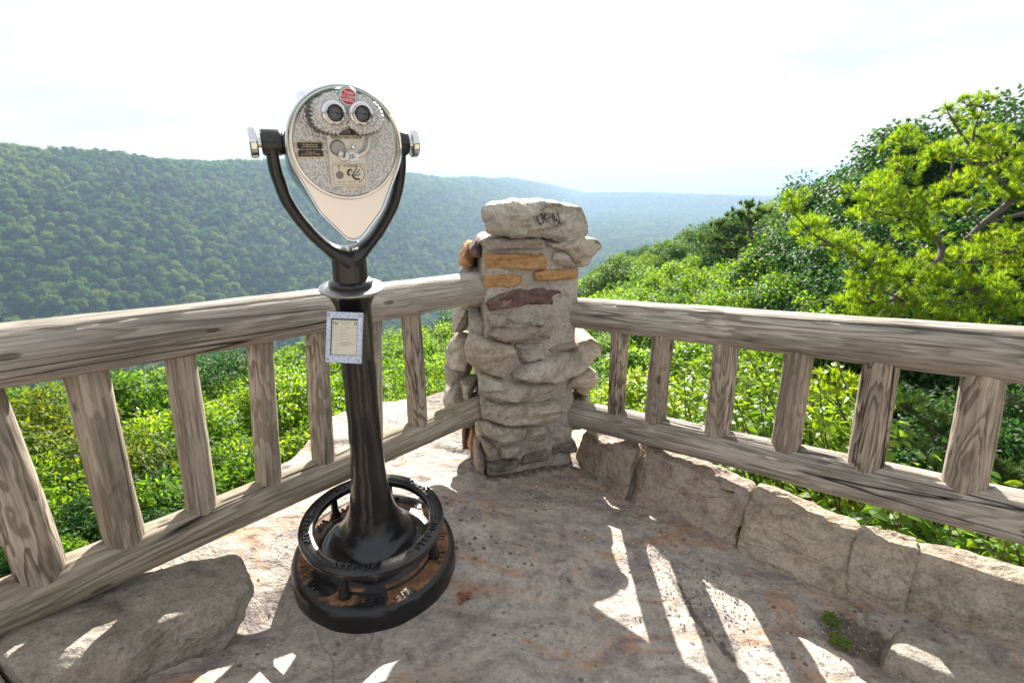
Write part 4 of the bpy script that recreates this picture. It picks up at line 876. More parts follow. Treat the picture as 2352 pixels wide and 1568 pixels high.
for a0, a1 in ((40, 140), (220, 320)):
    q = [(.0055+.0112*math.cos(math.radians(a)), 1.3065+.0112*math.sin(math.radians(a))) for a in np.linspace(a0, a1, 10)]
    o_ = flatline(q, .0009); A.add(np.array([(u, -.1345, v) for u, v in o_]), [(i, i+1, 18-i, 19-i) for i in range(9)])
    u, v = q[0]; A.add([(u+.002, -.1345, v+.0008), (u-.001, -.1345, v+.0018), (u-.0012, -.1345, v-.0016)], [(0, 1, 2)])
vp('button_text', A.out(), M['ink'], bt, False)
ip = vp('instruction_plate', extr(rect(-.0395, .0365, 1.2425, 1.2905, .003), -.115, -.1178, .0005), M['creamplate'], cpn, False)
def ring2(u, v, r, wd, y, a0=0, a1=360, n=24):
    q = [(u+r*math.cos(math.radians(a)), v+r*math.sin(math.radians(a))) for a in np.linspace(a0, a1, n)]; o_ = flatline(q, wd); return np.array([(a, y, b) for a, b in o_]), [(i, i+1, 2*n-2-i, 2*n-1-i) for i in range(n-1)]
def line2(pts, wd, y):
    o_ = flatline(pts, wd); n = len(pts); return np.array([(a, y, b) for a, b in o_]), [(i, i+1, 2*n-2-i, 2*n-1-i) for i in range(n-1)]
Y0 = -.1182; A = Acc()
for a, b in (((-.0365, 1.2455), (.0335, 1.2455)), ((.0335, 1.2455), (.0335, 1.2875)), ((.0335, 1.2875), (-.0365, 1.2875)), ((-.0365, 1.2875), (-.0365, 1.2455))): A.add(*line2([a, b], .0005, Y0))
A.add(*textface('TO OPERATE', .0050, .002, 1.2845, Y0)); A.add(*textface('STEP', .0042, -.0245, 1.2510, Y0)); A.add(*textface('1', .0038, -.0150, 1.2510, Y0)); A.add(*ring2(-.0150, 1.2510, .0024, .0004, Y0))
A.add(*textface('STEP', .0042, -.0015, 1.2510, Y0)); A.add(*textface('2', .0038, .0080, 1.2510, Y0)); A.add(*ring2(.0080, 1.2510, .0024, .0004, Y0))
A.add(*line2([(-.0225, 1.2765), (-.023, 1.2845)], .0012, Y0)); A.add([(-.0250, Y0, 1.2840), (-.0207, Y0, 1.2845), (-.0232, Y0, 1.2880)], [(0, 1, 2)])
A.add(*ring2(.012, 1.2685, .0195, .0010, Y0, 62, -62)); A.add([(.0185, Y0, 1.2535), (.0225, Y0, 1.2505), (.0185, Y0, 1.2495)], [(0, 1, 2)])
def arcp(a0, r=.017):
    q = []
    for t in np.linspace(0, 1, 8): a = math.radians(a0+35*t*t); q.append((.0025+.004*math.cos(math.radians(a0))+(r*t)*math.cos(a), 1.2705+.004*math.sin(math.radians(a0))+(r*t)*math.sin(a)))
    return q
A.add(*line2(arcp(-65, .019), .0042, Y0-.0001)); A.add(*ring2(.0015, 1.271, .0062, .0040, Y0-.0002, 60, 250))
vp('instruction_print', A.out(), M['ink'], ip, False)
A = Acc()
for a0 in (-32, -5, 25): A.add(*line2(arcp(a0), .0034, Y0+.0001))
A.add(*[(lambda o_: (np.array([(u, Y0-.0001, v) for u, v in o_]), [tuple(range(len(o_)))]))(circ(-.0222, 1.2665, .0085, 28))][0])
vp('instruction_grey_print', A.out(), M['greyink'], ip, False)
V, F = textface('25¢', .0042, .0018, 1.2708, Y0-.0006); vp('instruction_price', (V, F), M['ink'], ip, False)
# black maker's plaque
pq = vp('maker_plaque', extr(rect(-.104, -.0495, 1.3030, 1.3345, .002), -.102, -.1058, .0004), M['brass'], head, False)
vp('plaque_field', extr(rect(-.1025, -.0510, 1.3045, 1.3330, .001), -.104, -.1062), M['plaque'], pq, False)
A = Acc(); cu_ = -.0768
for b, sz, v in (('U.S. Manufactured', .0042, 1.3288), ('and Distributed by', .0042, 1.3246), ('THE TOWER OPTICAL COMPANY, INC.', .0032, 1.3188), ('P.O. Box 251', .0036, 1.3132), ('South Norwalk, CT 06856', .0036, 1.3092)): A.add(*textface(b, sz, cu_, v, -.1065, bold=.015))
for u in (-.1015, -.0520): A.add(*extr(circ(u, 1.3188, .0022, 14), -.1055, -.1066))
vp('plaque_text', A.out(), M['goldtext'], pq, False)
sp = vp('serial_plate', extr(rect(-.016, .014, 1.2325, 1.2400), -.102, -.1055), M['coinmetal'], head, False)
vp('serial_number', textface('1618', .0080, .0, 1.2362, -.1058, space=1.25), M['greyink'], sp, False)
V, F = textface('TOWER OPTICAL', .0060, -.004, 1.2375, -.1040); vp('cast_lettering', (V, F), M['steel'], head, False) if False else None

# price box on the column
by = math.radians(-8); bf = np.array([math.sin(by), -math.cos(by), 0]); tl = math.radians(17)
bu = np.array([math.cos(by), math.sin(by), 0]); bvv = np.array([0, 0, 1])*math.cos(tl)-bf*math.sin(tl); bn = np.cross(bu, bvv)
# express in viewer space
Rm = np.array([ve1, -fn, vn_]); bu, bvv, bn = Rm@bu, Rm@bvv, Rm@bn
bc = np.array([-.042, -.085, .862])
def bx(u, v, w): return bc+bu*u*.86+bvv*v*.83+bn*w*.86
def boxp(VF):            # from (u, y, v) front space to placard frame
    V = np.asarray(VF[0]); return np.array([bx(p[0], p[2], -p[1]) for p in V]), VF[1]
W2, H2 = .0535, .0755
Vb = np.array([bx(u, v, 0) for u, v in ((-W2, -H2), (W2, -H2), (W2, H2), (-W2, H2))]+[bx(-W2*.9, -H2*.92, -.085), bx(W2*.9, -H2*.92, -.085), bx(W2*.85, H2*1.06, -.055), bx(-W2*.85, H2*1.06, -.055)])
pbx = vp('price_box', (Vb, [(0, 1, 2, 3), (1, 0, 4, 5), (2, 1, 5, 6), (3, 2, 6, 7), (0, 3, 7, 4), (7, 6, 5, 4)]), M['black'], None, False)
A = Acc()
for r_ in (rect(-W2-.003, W2+.003, -H2-.003, -H2+.020), rect(-W2-.003, W2+.003, H2-.017, H2+.003), rect(-W2-.003, -W2+.011, -H2+.020, H2-.017), rect(W2-.012, W2+.003, -H2+.020, H2-.017)): A.add(*extr(r_, .0, -.006, .0006))
vp('box_frame', boxp(A.out()), M['frame'], pbx, False)
A = Acc()
for u in (-W2+.004, W2-.005):
    for v in (-H2+.006, H2-.006): vp('screw', boxp(shift(lathe([(.0038, 0), (.0038, .0015), (.0015, .002), (0, .001)], 14, '-y'), (u, -.006, v))), M['steel'], pbx, False)
A = Acc()
for r_ in (rect(-W2+.0108, W2-.0118, H2-.0215, H2-.0168), rect(-W2+.0108, -W2+.0130, -H2+.020, H2-.0215), rect(W2-.0138, W2-.0118, -H2+.020, H2-.0215), rect(-W2+.013, W2-.0138, -H2+.0198, -H2+.0212)): A.add(*extr(r_, .0, -.0035))
vp('inner_bezel', boxp(A.out()), M['ink'], pbx, False)
cdp = vp('price_card', boxp(extr(rect(-W2+.011, W2-.012, -H2+.0205, H2-.0170), .0, -.0020)), M['card'], pbx, False)
for tx_, u_ in (('25¢', -.0305), ('25', .0330)): vp('card_price', boxp(textface(tx_, .0125, u_, .0440, -.0026, bold=.01)), M['ink'], cdp, False)
A = Acc()
for v in (.0335, .0280, .0190, .0100, .0010, -.0080, -.0180, -.0270, -.0360, -.0460): A.add(*line2([(-W2+.014, v), (W2-.015, v)], .0005, -.0026))
A.add(*line2([(-.024, .0335), (-.024, -.052)], .0005, -.0026))
rg2 = np.random.default_rng(4)
for u0, u1, v in ((-.02, .022, .0505), (-.014, .020, .0455), (-.008, .013, .0410), (-.036, -.029, .0305), (.004, .020, .0305), (-.014, .006, .0215), (-.015, .008, .0125), (-.015, .009, .0040), (-.016, .010, -.0050), (-.017, .022, -.0145), (-.010, .030, -.0205), (-.017, .010, -.0245), (-.037, -.032, .0215), (-.037, -.032, .0125), (-.037, -.032, .0040), (-.037, -.032, -.0050)):
    u = u0
    while u < u1: l = rg2.uniform(.003, .008); A.add(*line2([(u, v), (min(u+l, u1), v)], .0016, -.0027)); u += l+.0018
A.add(*line2([(-.026, -.030), (-.012, -.020), (.004, -.0175), (.012, -.010), (.018, .002), (.028, .008)], .0006, -.0028))
vp('card_print', boxp(A.out()), M['faint'], cdp, False)
# ------------------------------------------------------------------ terrain (metres)
def sst(a, b, x): t = np.clip((x-a)/(b-a), 0, 1); return t*t*(3-2*t)
def qt(x, y): return -.966*x+.259*y, .259*x+.966*y
def canopy_T(x, y):
    """height of the near side tree tops relative to the camera"""
    r = np.hypot(x, y); a = np.degrees(np.arctan2(x, y))
    e = np.interp(a, [-180, -60, -45, -20, -10, 0, 5, 9.2, 14.5, 20, 24.4, 28, 31, 36, 45, 60, 180], [-14, -24, -22, -20, -18.5, -16.5, -13, -10.4, -8.2, -6.1, -4.4, -3.0, -1.9, -.8, .8, 1.5, 1.5])
    cd_ = np.interp(a, [-180, 18, 28, 180], [.005, .005, .0005, .0005])
    return np.maximum(r*np.tan(np.radians(e))-2.8*np.exp(-r/26)-cd_*np.maximum(r-110, 0)**2, -220)+1.2*fbm(np.stack([x*.03, y*.03, x*0], -1), 3, 3)*np.minimum(1, r/30)
def terrain(x, y):
    q, t = qt(x, y); r = np.hypot(x, y)
    near = canopy_T(x, y)-4.5-5.5*sst(6, 40, r)
    und = 60*fbm(np.stack([t/420, q/900, t*0], -1), 8, 3)
    zc = np.interp(t, [-2000, 420, 865, 1500, 2608, 6000, 9000], [26, 21, 17, -14, -42, -190, -250])-11
    zb = -172-.02*np.clip(t, 0, 3000); k = np.clip((q-270+und*.3)/430, 0, 1); k = np.sin(k*np.pi/2)**1.25
    opp = zb+(zc-zb)*k-.05*np.maximum(q-700, 0)+10*fbm(np.stack([x/160, y/160, x*0], -1), 12, 4)*sst(280, 420, q)
    near = np.maximum(near, -190); z = np.where(q > 150, np.maximum(near, opp), near)
    z = np.where(q > 250, np.where(k > 0, np.maximum(opp, zb), zb), z)
    cr = -140+16*fbm(np.stack([x/700, y/700, x*0], -1), 17, 4)-((t-3300-.15*q)/1000)**2*140
    z = np.maximum(z, np.where(t > 1800, cr, -999))
    far = sst(2600, 5200, t); z = z*(1-far)+np.maximum(cr, -265+30*fbm(np.stack([x/2500, y/2500, x*0], -1), 19, 4))*far
    return np.maximum(z, -285)
def tz(x, y): return float(terrain(np.array([float(x)]), np.array([float(y)]))[0])+CAM_Z
def build_terrain():
    rr = np.concatenate([np.array([.6, 1.4, 2.2]), np.geomspace(3, 40000, 300)]); aa = np.radians(np.concatenate([np.linspace(-180, -60, 30, endpoint=False), np.linspace(-60, 60, 420, endpoint=False), np.linspace(60, 180, 30, endpoint=False)]))
    R, A_ = np.meshgrid(rr, aa, indexing='ij'); X, Y = R*np.sin(A_), R*np.cos(A_); Z = terrain(X, Y)+CAM_Z; Z = np.minimum(Z, np.where(R < 6, -4.8, 1e9))
    V = np.stack([X, Y, Z], -1).reshape(-1, 3); F = grid_faces(len(rr), len(aa), False, True)
    b = NB('wooded_land'); v = b.coord(); n1 = b.noise(v, .004, 5); n2 = b.noise(v, .0011, 6, .6); n3 = b.noise(v, .06, 4)
    c = b.ramp(n3, [(.35, (.018, .04, .012)), (.65, (.05, .085, .025))])
    c = b.mix(b.ramp(n2, [(.56, 0.), (.60, .5)]), c, (.20, .22, .12)); c = b.mix(b.ramp(b.noise(v, .0028, 3), [(.70, 0.), (.72, .8)]), c, (.55, .53, .48))
    geo = b.n('TexCoord'); sp_ = b.n('SeparateXYZ'); b.l(geo.outputs['Object'], sp_.inputs[0]); f = b.ramp(b.math('MULTIPLY', sp_.outputs[1], .0001), [(.36, 0.), (.5, 1.)])
    c = b.mix(f, b.ramp(n3, [(.35, (.018, .036, .012)), (.65, (.04, .065, .02))]), c)
    m = b.pbr(c, .95, 0, None, .1)
    tag(mk('terrain', V, F[:, ::-1], m), kind='structure')
build_terrain()

def at(px, py, d):
    a = (px-1176)/1200*d; u = (784-py)/1200*d; c, s = math.cos(PITCH), math.sin(PITCH)
    return np.array([a, d*c+u*s, CAM_Z+u*c-d*s])

# ------------------------------------------------------------------ foliage meshes
def leaves(C, D, N, Ln, Wd, rg, curl=.12):
    """one folded leaf per centre: C base points, D direction, N normal"""
    n = len(C); D = D/np.linalg.norm(D, axis=1)[:, None]; X = np.cross(D, N); X /= np.linalg.norm(X, axis=1)[:, None]+1e-9; N = np.cross(X, D)
    Ln = np.broadcast_to(Ln, (n,))[:, None]; Wd = np.broadcast_to(Wd, (n,))[:, None]
    p = [C, C+D*Ln*.45+X*Wd*.5+N*Ln*.07, C+D*Ln*.48, C+D*Ln*.45-X*Wd*.5+N*Ln*.07, C+D*Ln-N*Ln*curl]
    V = np.stack(p, 1).reshape(-1, 3); i = np.arange(n)[:, None]*5
    return V, np.concatenate([i+np.array([[0, 1, 4, 2]]), i+np.array([[0, 2, 4, 3]])])
def ovate(C, D, N, Ln, Wd, rg):
    n = len(C); D = D/np.linalg.norm(D, axis=1)[:, None]; X = np.cross(D, N); X /= np.linalg.norm(X, axis=1)[:, None]+1e-9; N = np.cross(X, D)
    Ln = np.broadcast_to(Ln, (n,))[:, None]; Wd = np.broadcast_to(Wd, (n,))[:, None]; P = []
    for (l, w, h) in ((0, 0, 0), (.12, .34, .05), (.38, .5, .08), (.70, .28, .03), (1, 0, -.14), (.70, -.28, .03), (.38, -.5, .08), (.12, -.34, .05), (.38, 0, .0)): P.append(C+D*Ln*l+X*Wd*w+N*Ln*h)
    V = np.stack(P, 1).reshape(-1, 3); i = np.arange(n)[:, None]*9
    F = np.concatenate([i+np.array([[a, b, c, 8]]) for a, b, c in ((0, 1, 2), (2, 3, 4), (4, 5, 6), (6, 7, 0))]); return V, F
def unit(rg, n): v = rg.normal(size=(n, 3)); return v/np.linalg.norm(v, axis=1)[:, None]
def crown_mesh(name, R, Hh, ncl, per, clr, Ln, Wd, seed, mat, droop=.35):
    """lumpy crown, top at z=0, of leaf clusters on a few big limbs"""
    rg = np.random.default_rng(seed); d = unit(rg, ncl*3); d = d[d[:, 2] > -.45][:ncl]
    rad = (.72+.28*rg.random(len(d)))*(1+.38*fbm(d*1.9, seed, 2)+.16*fbm(d*4, seed+1, 2)); rad[:len(d)//4] *= .6
    C = d*rad[:, None]*np.array([R, R, Hh]); C[:, 2] -= Hh
    n = len(C)*per; ci = np.repeat(np.arange(len(C)), per); k = unit(rg, n); rr = rg.random(n)**.45
    cr = clr*rg.uniform(.7, 1.3, len(C))
    P = C[ci]+k*(rr*cr[ci])[:, None]*np.array([1, 1, .62]);
    out_ = P-C[ci]; out_ /= np.linalg.norm(out_, axis=1)[:, None]+1e-9
    D = out_*1.0+unit(rg, n)*.7; D[:, 2] -= droop; N = np.array([0, 0, .55])+.5*unit(rg, n)+.85*out_
    V, F = leaves(P, D, N, Ln*rg.uniform(.7, 1.2, n), Wd*rg.uniform(.75, 1.2, n), rg)
    return mesh(name, V, F, [mat], False)
CR = {}
for k, mat in (('A', 'leafA'), ('Ab', 'leafB'), ('Ad', 'leafD'), ('Ay', 'leafY'), ('Ao', 'leafO')):
    for i in range(2):
        CR[k+str(i)] = crown_mesh('near_crown', 1.6, 1.6, 80, 190, .36, .125, .058, 100+i+10*ord(k[-1]), M[mat])
        CR['S'+k+str(i)] = crown_mesh('shrub_crown', .85, .95, 46, 130, .24, .095, .043, 150+i+10*ord(k[-1]), M[mat])
for k, mat in (('B', 'leafB'), ('Bd', 'leafD'), ('By', 'leafA')):
    for i in range(2): CR[k+str(i)] = crown_mesh('mid_crown', 2.5, 2.3, 95, 270, .55, .115, .075, 200+i+10*ord(k[-1]), M[mat])
for k, mat in (('C', 'leafB'), ('Cd', 'leafD')):
    for i in range(2): CR[k+str(i)] = crown_mesh('distant_crown', 3.5, 3.4, 58, 190, .85, .21, .16, 300+i+10*ord(k[-1]), M[{'leafB': 'leafC', 'leafD': 'leafCd'}[mat]])
def trunk_mesh(seed):
    rg = np.random.default_rng(seed); A = Acc(); P = np.array([(0.05*math.sin(z*2+seed), .05*math.cos(z*1.7), z) for z in np.linspace(0, 1, 8)]); P[:, :2] *= np.linspace(.3, 1, 8)[:, None]
    A.add(*tube(P, np.linspace(.022, .010, 8), 8))
    for _ in range(5):
        a = rg.uniform(0, 6.28); z = rg.uniform(.55, .85); q = smoothpath([(0, 0, z), (.10*math.cos(a), .10*math.sin(a), z+.07), (.2*math.cos(a), .2*math.sin(a), z+.10)], 3); A.add(*tube(q, np.linspace(.009, .003, len(q)), 5))
    V, F = A.out(); return mesh('trunk', V, F, [M['bark']])
TR = [trunk_mesh(i) for i in range(2)]
TREES = []
def tree(kind, top, sc, label, cat='tree', group=None, rg=RNG, hmin=1.5, name='broadleaf_tree'):
    if kind[0] == 'A' and sc < .56: kind, sc = 'S'+kind, sc*1.88
    gz_ = min(tz(top[0], top[1]), top[2]-hmin); e = empty(name, (top[0], top[1], gz_), label, cat, group)
    c = obj('crown', CR[kind], e); c.location = (0, 0, top[2]-gz_); c.scale = (sc, sc, sc*rg.uniform(.85, 1.15)); c.rotation_euler = (0, 0, rg.uniform(0, 6.28))
    t = obj('trunk', TR[int(rg.integers(2))], e); h = (top[2]-gz_)*.86; w_ = h*.75; t.scale = (w_, w_, h); t.rotation_euler = (0, 0, rg.uniform(0, 6.28))
    TREES.append((top[0], top[1])); return e
# near thicket below the left fence and beyond the right fence
NEAR_L = [(120, 925, 7.0, .68, 'Ao'), (300, 885, 10, .9, 'Ab'), (265, 1015, 5.6, .50, 'Ao'), (430, 975, 6.4, .60, 'A'), (565, 890, 7.6, .72, 'Ay'), (700, 865, 8.4, .78, 'Ay'), (640, 1000, 5.8, .48, 'Ay'), (90, 1075, 4.9, .42, 'Ab'), (215, 1125, 4.5, .34, 'Ad'), (370, 1095, 4.8, .42, 'Ab'), (505, 1065, 5.1, .44, 'A'), (30, 1215, 4.0, .33, 'Ad'), (770, 970, 6.4, .5, 'A'), (720, 1085, 5.0, .30, 'Ab'), (180, 1250, 3.9, .26, 'Ab'), (600, 1130, 4.7, .28, 'Ad'), (-60, 990, 5.2, .55, 'Ao'), (320, 1190, 4.3, .24, 'Ad'), (560, 1010, 6.0, .36, 'A'), (330, 960, 7.0, .5, 'Ay')]
HUE = dict(A='bright green', Ab='mid green', Ad='dark green', Ay='yellow green', Ao='olive green', B='green', Bd='dark green', By='bright green')
for i, (px, py, d, sc, k) in enumerate(NEAR_L): tree(k+str(i % 2), at(px, py, d), sc, HUE[k]+' leafy shrub in the thicket seen through the left log fence', 'shrub', 'shrubs below the left log fence', name='shrub', hmin=1.2)
MID_L = [(505, 790, 16, 1.1, 'Bd'), (420, 845, 13, .9, 'Bd'), (600, 830, 14, .9, 'B'), (700, 800, 17, 1.0, 'B'), (820, 790, 16, .9, 'B'), (890, 770, 19, 1.0, 'B'), (960, 745, 24, 1.2, 'B'), (1025, 735, 27, 1.2, 'Bd'), (930, 850, 12, .75, 'B'), (1010, 800, 15, .85, 'B'), (850, 880, 9.5, .6, 'By'), (1060, 850, 12, .7, 'B'), (60, 905, 11, .7, 'By'), (200, 870, 15, .85, 'Bd'), (-40, 920, 10, .8, 'B'), (1100, 780, 20, 1., 'B'), (330, 840, 19, 1.0, 'B'), (760, 850, 12.5, .7, 'By')]
for i, (px, py, d, sc, k) in enumerate(MID_L): tree(k+str(i % 2), at(px, py, d), sc, HUE[k]+' broadleaf tree rising from the slope behind the left log fence', 'tree', 'trees on the slope behind the left fence')
NEAR_R = [(1400, 780, 13, .9, 'Ab'), (1450, 810, 9.5, .8, 'A'), (1560, 790, 9, .8, 'Ay'), (1650, 765, 9.5, .8, 'A'), (1500, 880, 6.8, .6, 'Ay'), (1620, 880, 6.4, .55, 'Ay'), (1750, 810, 7.5, .6, 'A'), (1400, 870, 8, .62, 'A'), (1840, 850, 6.5, .5, 'Ab'), (1700, 950, 5.2, .42, 'Ab'), (1560, 980, 5.2, .38, 'Ab')]
for i, (px, py, d, sc, k) in enumerate(NEAR_R): tree(k+str(i % 2), at(px, py, d), sc, HUE[k]+' shrub in the thicket seen through the right log fence', 'shrub', 'shrubs below the right log fence', name='shrub', hmin=1.2)
DARK_R = [(2360, 205, 11, 1.2), (2290, 265, 11.5, 1.1), (2220, 310, 12.5, 1.1), (2110, 330, 15, 1.1), (2160, 350, 12, 1.0), (2040, 370, 17, 1.1), (2000, 395, 20, 1.2), (1945, 425, 24, 1.2), (1975, 545, 10.5, .8), (2060, 560, 9.5, .75), (2180, 420, 10.5, .9), (2310, 430, 9.5, .9), (2360, 620, 8.5, .8), (2240, 600, 8.6, .75), (2120, 640, 8.2, .6), (2400, 330, 10, 1.1), (2300, 900, 5.6, .42), (2380, 1000, 5.0, .42), (2230, 980, 5.4, .36), (2350, 1200, 4.2, .3), (1905, 448, 27, 1.2), (1950, 480, 14, .9)]
for i, (px, py, d, sc) in enumerate(DARK_R): tree(('Bd' if d > 7 else 'Ad')+str(i % 2), at(px, py, d), sc*(1 if d > 7 else 1.2), 'dark green broadleaf tree standing behind the near pine at the right', 'tree', 'dark trees behind the near pine')
MID_R = [(1780, 612, 15, .95, 'B'), (1860, 560, 14, .9, 'B'), (1660, 625, 18, 1.0, 'By'), (1905, 640, 10.5, .7, 'B'), (1800, 665, 11.5, .7, 'By'), (1700, 680, 12.5, .7, 'B'), (1580, 655, 19, 1.0, 'By'), (1490, 660, 22, 1.1, 'By'), (1420, 650, 26, 1.2, 'B'), (1600, 600, 28, 1.2, 'B'), (1520, 615, 33, 1.3, 'B'), (1390, 690, 18, .9, 'By'), (1480, 700, 15, .8, 'By'), (1570, 705, 13.5, .7, 'By'), (1660, 715, 11.5, .6, 'By'), (1960, 690, 8.5, .5, 'B'), (1390, 620, 42, 1.6, 'B'), (1880, 505, 20, 1.0, 'B')]
for i, (px, py, d, sc, k) in enumerate(MID_R): tree(k+str(i % 2), at(px, py, d), sc, HUE[k]+' broadleaf tree on the hillside above the right top rail', 'tree', 'trees on the right hillside')
# hillside canopy: a jittered grid of single trees, then the far wood
def grid_pts(r0, r1, a0, a1, sp, rg):
    n = int(.5*math.radians(a1-a0)*(r1*r1-r0*r0)/(sp*sp)*.95); r = np.sqrt(rg.uniform(r0*r0, r1*r1, n*6)); a = np.radians(rg.uniform(a0, a1, n*6)); P = np.c_[r*np.sin(a), r*np.cos(a)]; keep = []
    cell = {}
    for p in P:
        k = (int(p[0]//sp), int(p[1]//sp)); ok = True
        for i in (-1, 0, 1):
            for j in (-1, 0, 1):
                for q_ in cell.get((k[0]+i, k[1]+j), ()):
                    if (q_[0]-p[0])**2+(q_[1]-p[1])**2 < (sp*.78)**2: ok = False
        if ok: cell.setdefault(k, []).append(p); keep.append(p)
        if len(keep) >= n: break
    return np.array(keep)
rgc = np.random.default_rng(77); cnt = 0
for x, y in grid_pts(34, 150, 3, 43, 6.8, rgc):
    T = float(canopy_T(np.array([x]), np.array([y]))[0])
    q, t = qt(x, y)
    if cnt >= 250: break
    k = 'C' if rgc.random() < .6 else 'Cd'
    tree(k+str(int(rgc.integers(2))), (x, y, CAM_Z+T+rgc.uniform(-1.0, 1.2)), rgc.uniform(.85, 1.2), 'one of the crowded green trees covering the slope down to the valley at the right', 'tree', 'canopy trees on the right slope', rgc); cnt += 1
for x, y in grid_pts(24, 75, -44, 2, 6.0, rgc):
    q, t = qt(x, y); T = float(canopy_T(np.array([x]), np.array([y]))[0])
    k = 'C' if rgc.random() < .5 else 'Cd'
    tree(k+str(int(rgc.integers(2))), (x, y, CAM_Z+T+rgc.uniform(-1.0, 1.0)), rgc.uniform(.8, 1.1), 'shaded tree far down the slope, seen below the top rail of the left fence', 'tree', 'canopy trees far down the left slope', rgc)

def forest():
    rg = np.random.default_rng(9); src = bpy.data.collections.new('forest_sources')
    for i in range(5):
        me = crown_mesh('forest_crown', 4.0, 5.0, 60, 34, 1.25, .8, .62, 400+i, M['leafF'], .2); o = bpy.data.objects.new('forest_crown', me); src.objects.link(o)
    P = []; SC = []
    def scatter(n, r0, r1, a0, a1, sp, sc, cond):
        u = rg.random(n); r = np.sqrt(r0*r0+u*(r1*r1-r0*r0)); a = np.radians(rg.uniform(a0, a1, n)); x, y = r*np.sin(a), r*np.cos(a)
        k = np.round(np.c_[x, y]/sp).astype(np.int64); _, i = np.unique(k, axis=0, return_index=True); x, y = (k[i, 0]+rg.uniform(-.42, .42, len(i)))*sp, (k[i, 1]+rg.uniform(-.42, .42, len(i)))*sp
        q, t = qt(x, y); r = np.hypot(x, y); ok = cond(q, t, r); x, y = x[ok], y[ok]
        z = terrain(x, y)+CAM_Z+11*min(sc, 1.2)+rg.uniform(-4.0, 2.5, len(x))
        P.append(np.c_[x, y, z]); SC.append(sc*rg.uniform(.62, 1.0, len(x))**1.0*(1+.45*(rg.random(len(x)) < .25)))
    scatter(900000, 150, 1500, -50, 26, 8.6, 1.1, lambda q, t, r: (q > 40) & (q < 790))
    scatter(400000, 1400, 4400, -28, 30, 11, 1.7, lambda q, t, r: ((q < 850) & (q > -600) & (t < 3500)) | ((t > 2300) & (t < 3600)))
    scatter(60000, 148, 700, -2, 44, 6.6, 1.0, lambda q, t, r: q < 120)
    V = np.concatenate(P); sc = np.concatenate(SC); print('forest', len(V))
    me = bpy.data.meshes.new('far_forest'); me.vertices.add(len(V)); me.vertices.foreach_set('co', V.astype(np.float32).ravel())
    at_ = me.attributes.new('sc', 'FLOAT', 'POINT'); at_.data.foreach_set('value', sc.astype(np.float32)); me.update()
    o = obj('far_forest', me); tag(o, 'dense green forest covering the far ridge and the valley sides', 'forest', kind='stuff')
    ng = bpy.data.node_groups.new('forest_scatter', 'GeometryNodeTree'); ng.interface.new_socket('Geometry', in_out='INPUT', socket_type='NodeSocketGeometry'); ng.interface.new_socket('Geometry', in_out='OUTPUT', socket_type='NodeSocketGeometry')
    N = ng.nodes; gi, go = N.new('NodeGroupInput'), N.new('NodeGroupOutput'); ci = N.new('GeometryNodeCollectionInfo'); ci.inputs['Collection'].default_value = src; ci.inputs['Separate Children'].default_value = True; ci.inputs['Reset Children'].default_value = True
    ip_ = N.new('GeometryNodeInstanceOnPoints'); ip_.inputs['Pick Instance'].default_value = True
    rv = N.new('FunctionNodeRandomValue'); rv.data_type = 'FLOAT_VECTOR'; rv.inputs[0].default_value = (-.12, -.12, 0); rv.inputs[1].default_value = (.12, .12, 6.28)
    na = N.new('GeometryNodeInputNamedAttribute'); na.data_type = 'FLOAT'; na.inputs['Name'].default_value = 'sc'
    K = ng.links.new; K(gi.outputs[0], ip_.inputs['Points']); K(ci.outputs[0], ip_.inputs['Instance']); K(rv.outputs[0], ip_.inputs['Rotation']); K(na.outputs[0], ip_.inputs['Scale']); K(ip_.outputs[0], go.inputs[0])
    md = o.modifiers.new('scatter', 'NODES'); md.node_group = ng
forest()

# ------------------------------------------------------------------ pines
def needles(C, D, Ln, wd, n, rg, spread=.8):
    """needle brushes: n needles fanning out at every tip C along D"""
    m = len(C); D = D/np.linalg.norm(D, axis=1)[:, None]; ci = np.repeat(np.arange(m), n); k = D[ci]*1.0+unit(rg, m*n)*spread
    k /= np.linalg.norm(k, axis=1)[:, None]; ln = Ln*rg.uniform(.7, 1.15, m*n)[:, None]; b = C[ci]-D[ci]*(rg.random(m*n)*Ln*.55)[:, None]
    x = np.cross(k, unit(rg, m*n)); x /= np.linalg.norm(x, axis=1)[:, None]
    V = np.stack([b-x*wd*.5, b+x*wd*.5, b+k*ln*.6+x*wd*.42, b+k*ln, b+k*ln*.6-x*wd*.42], 1).reshape(-1, 3); i = np.arange(m*n)[:, None]*5
    return V, np.concatenate([i+np.array([[0, 1, 2, 4]]), i+np.array([[4, 2, 3, 3]])])
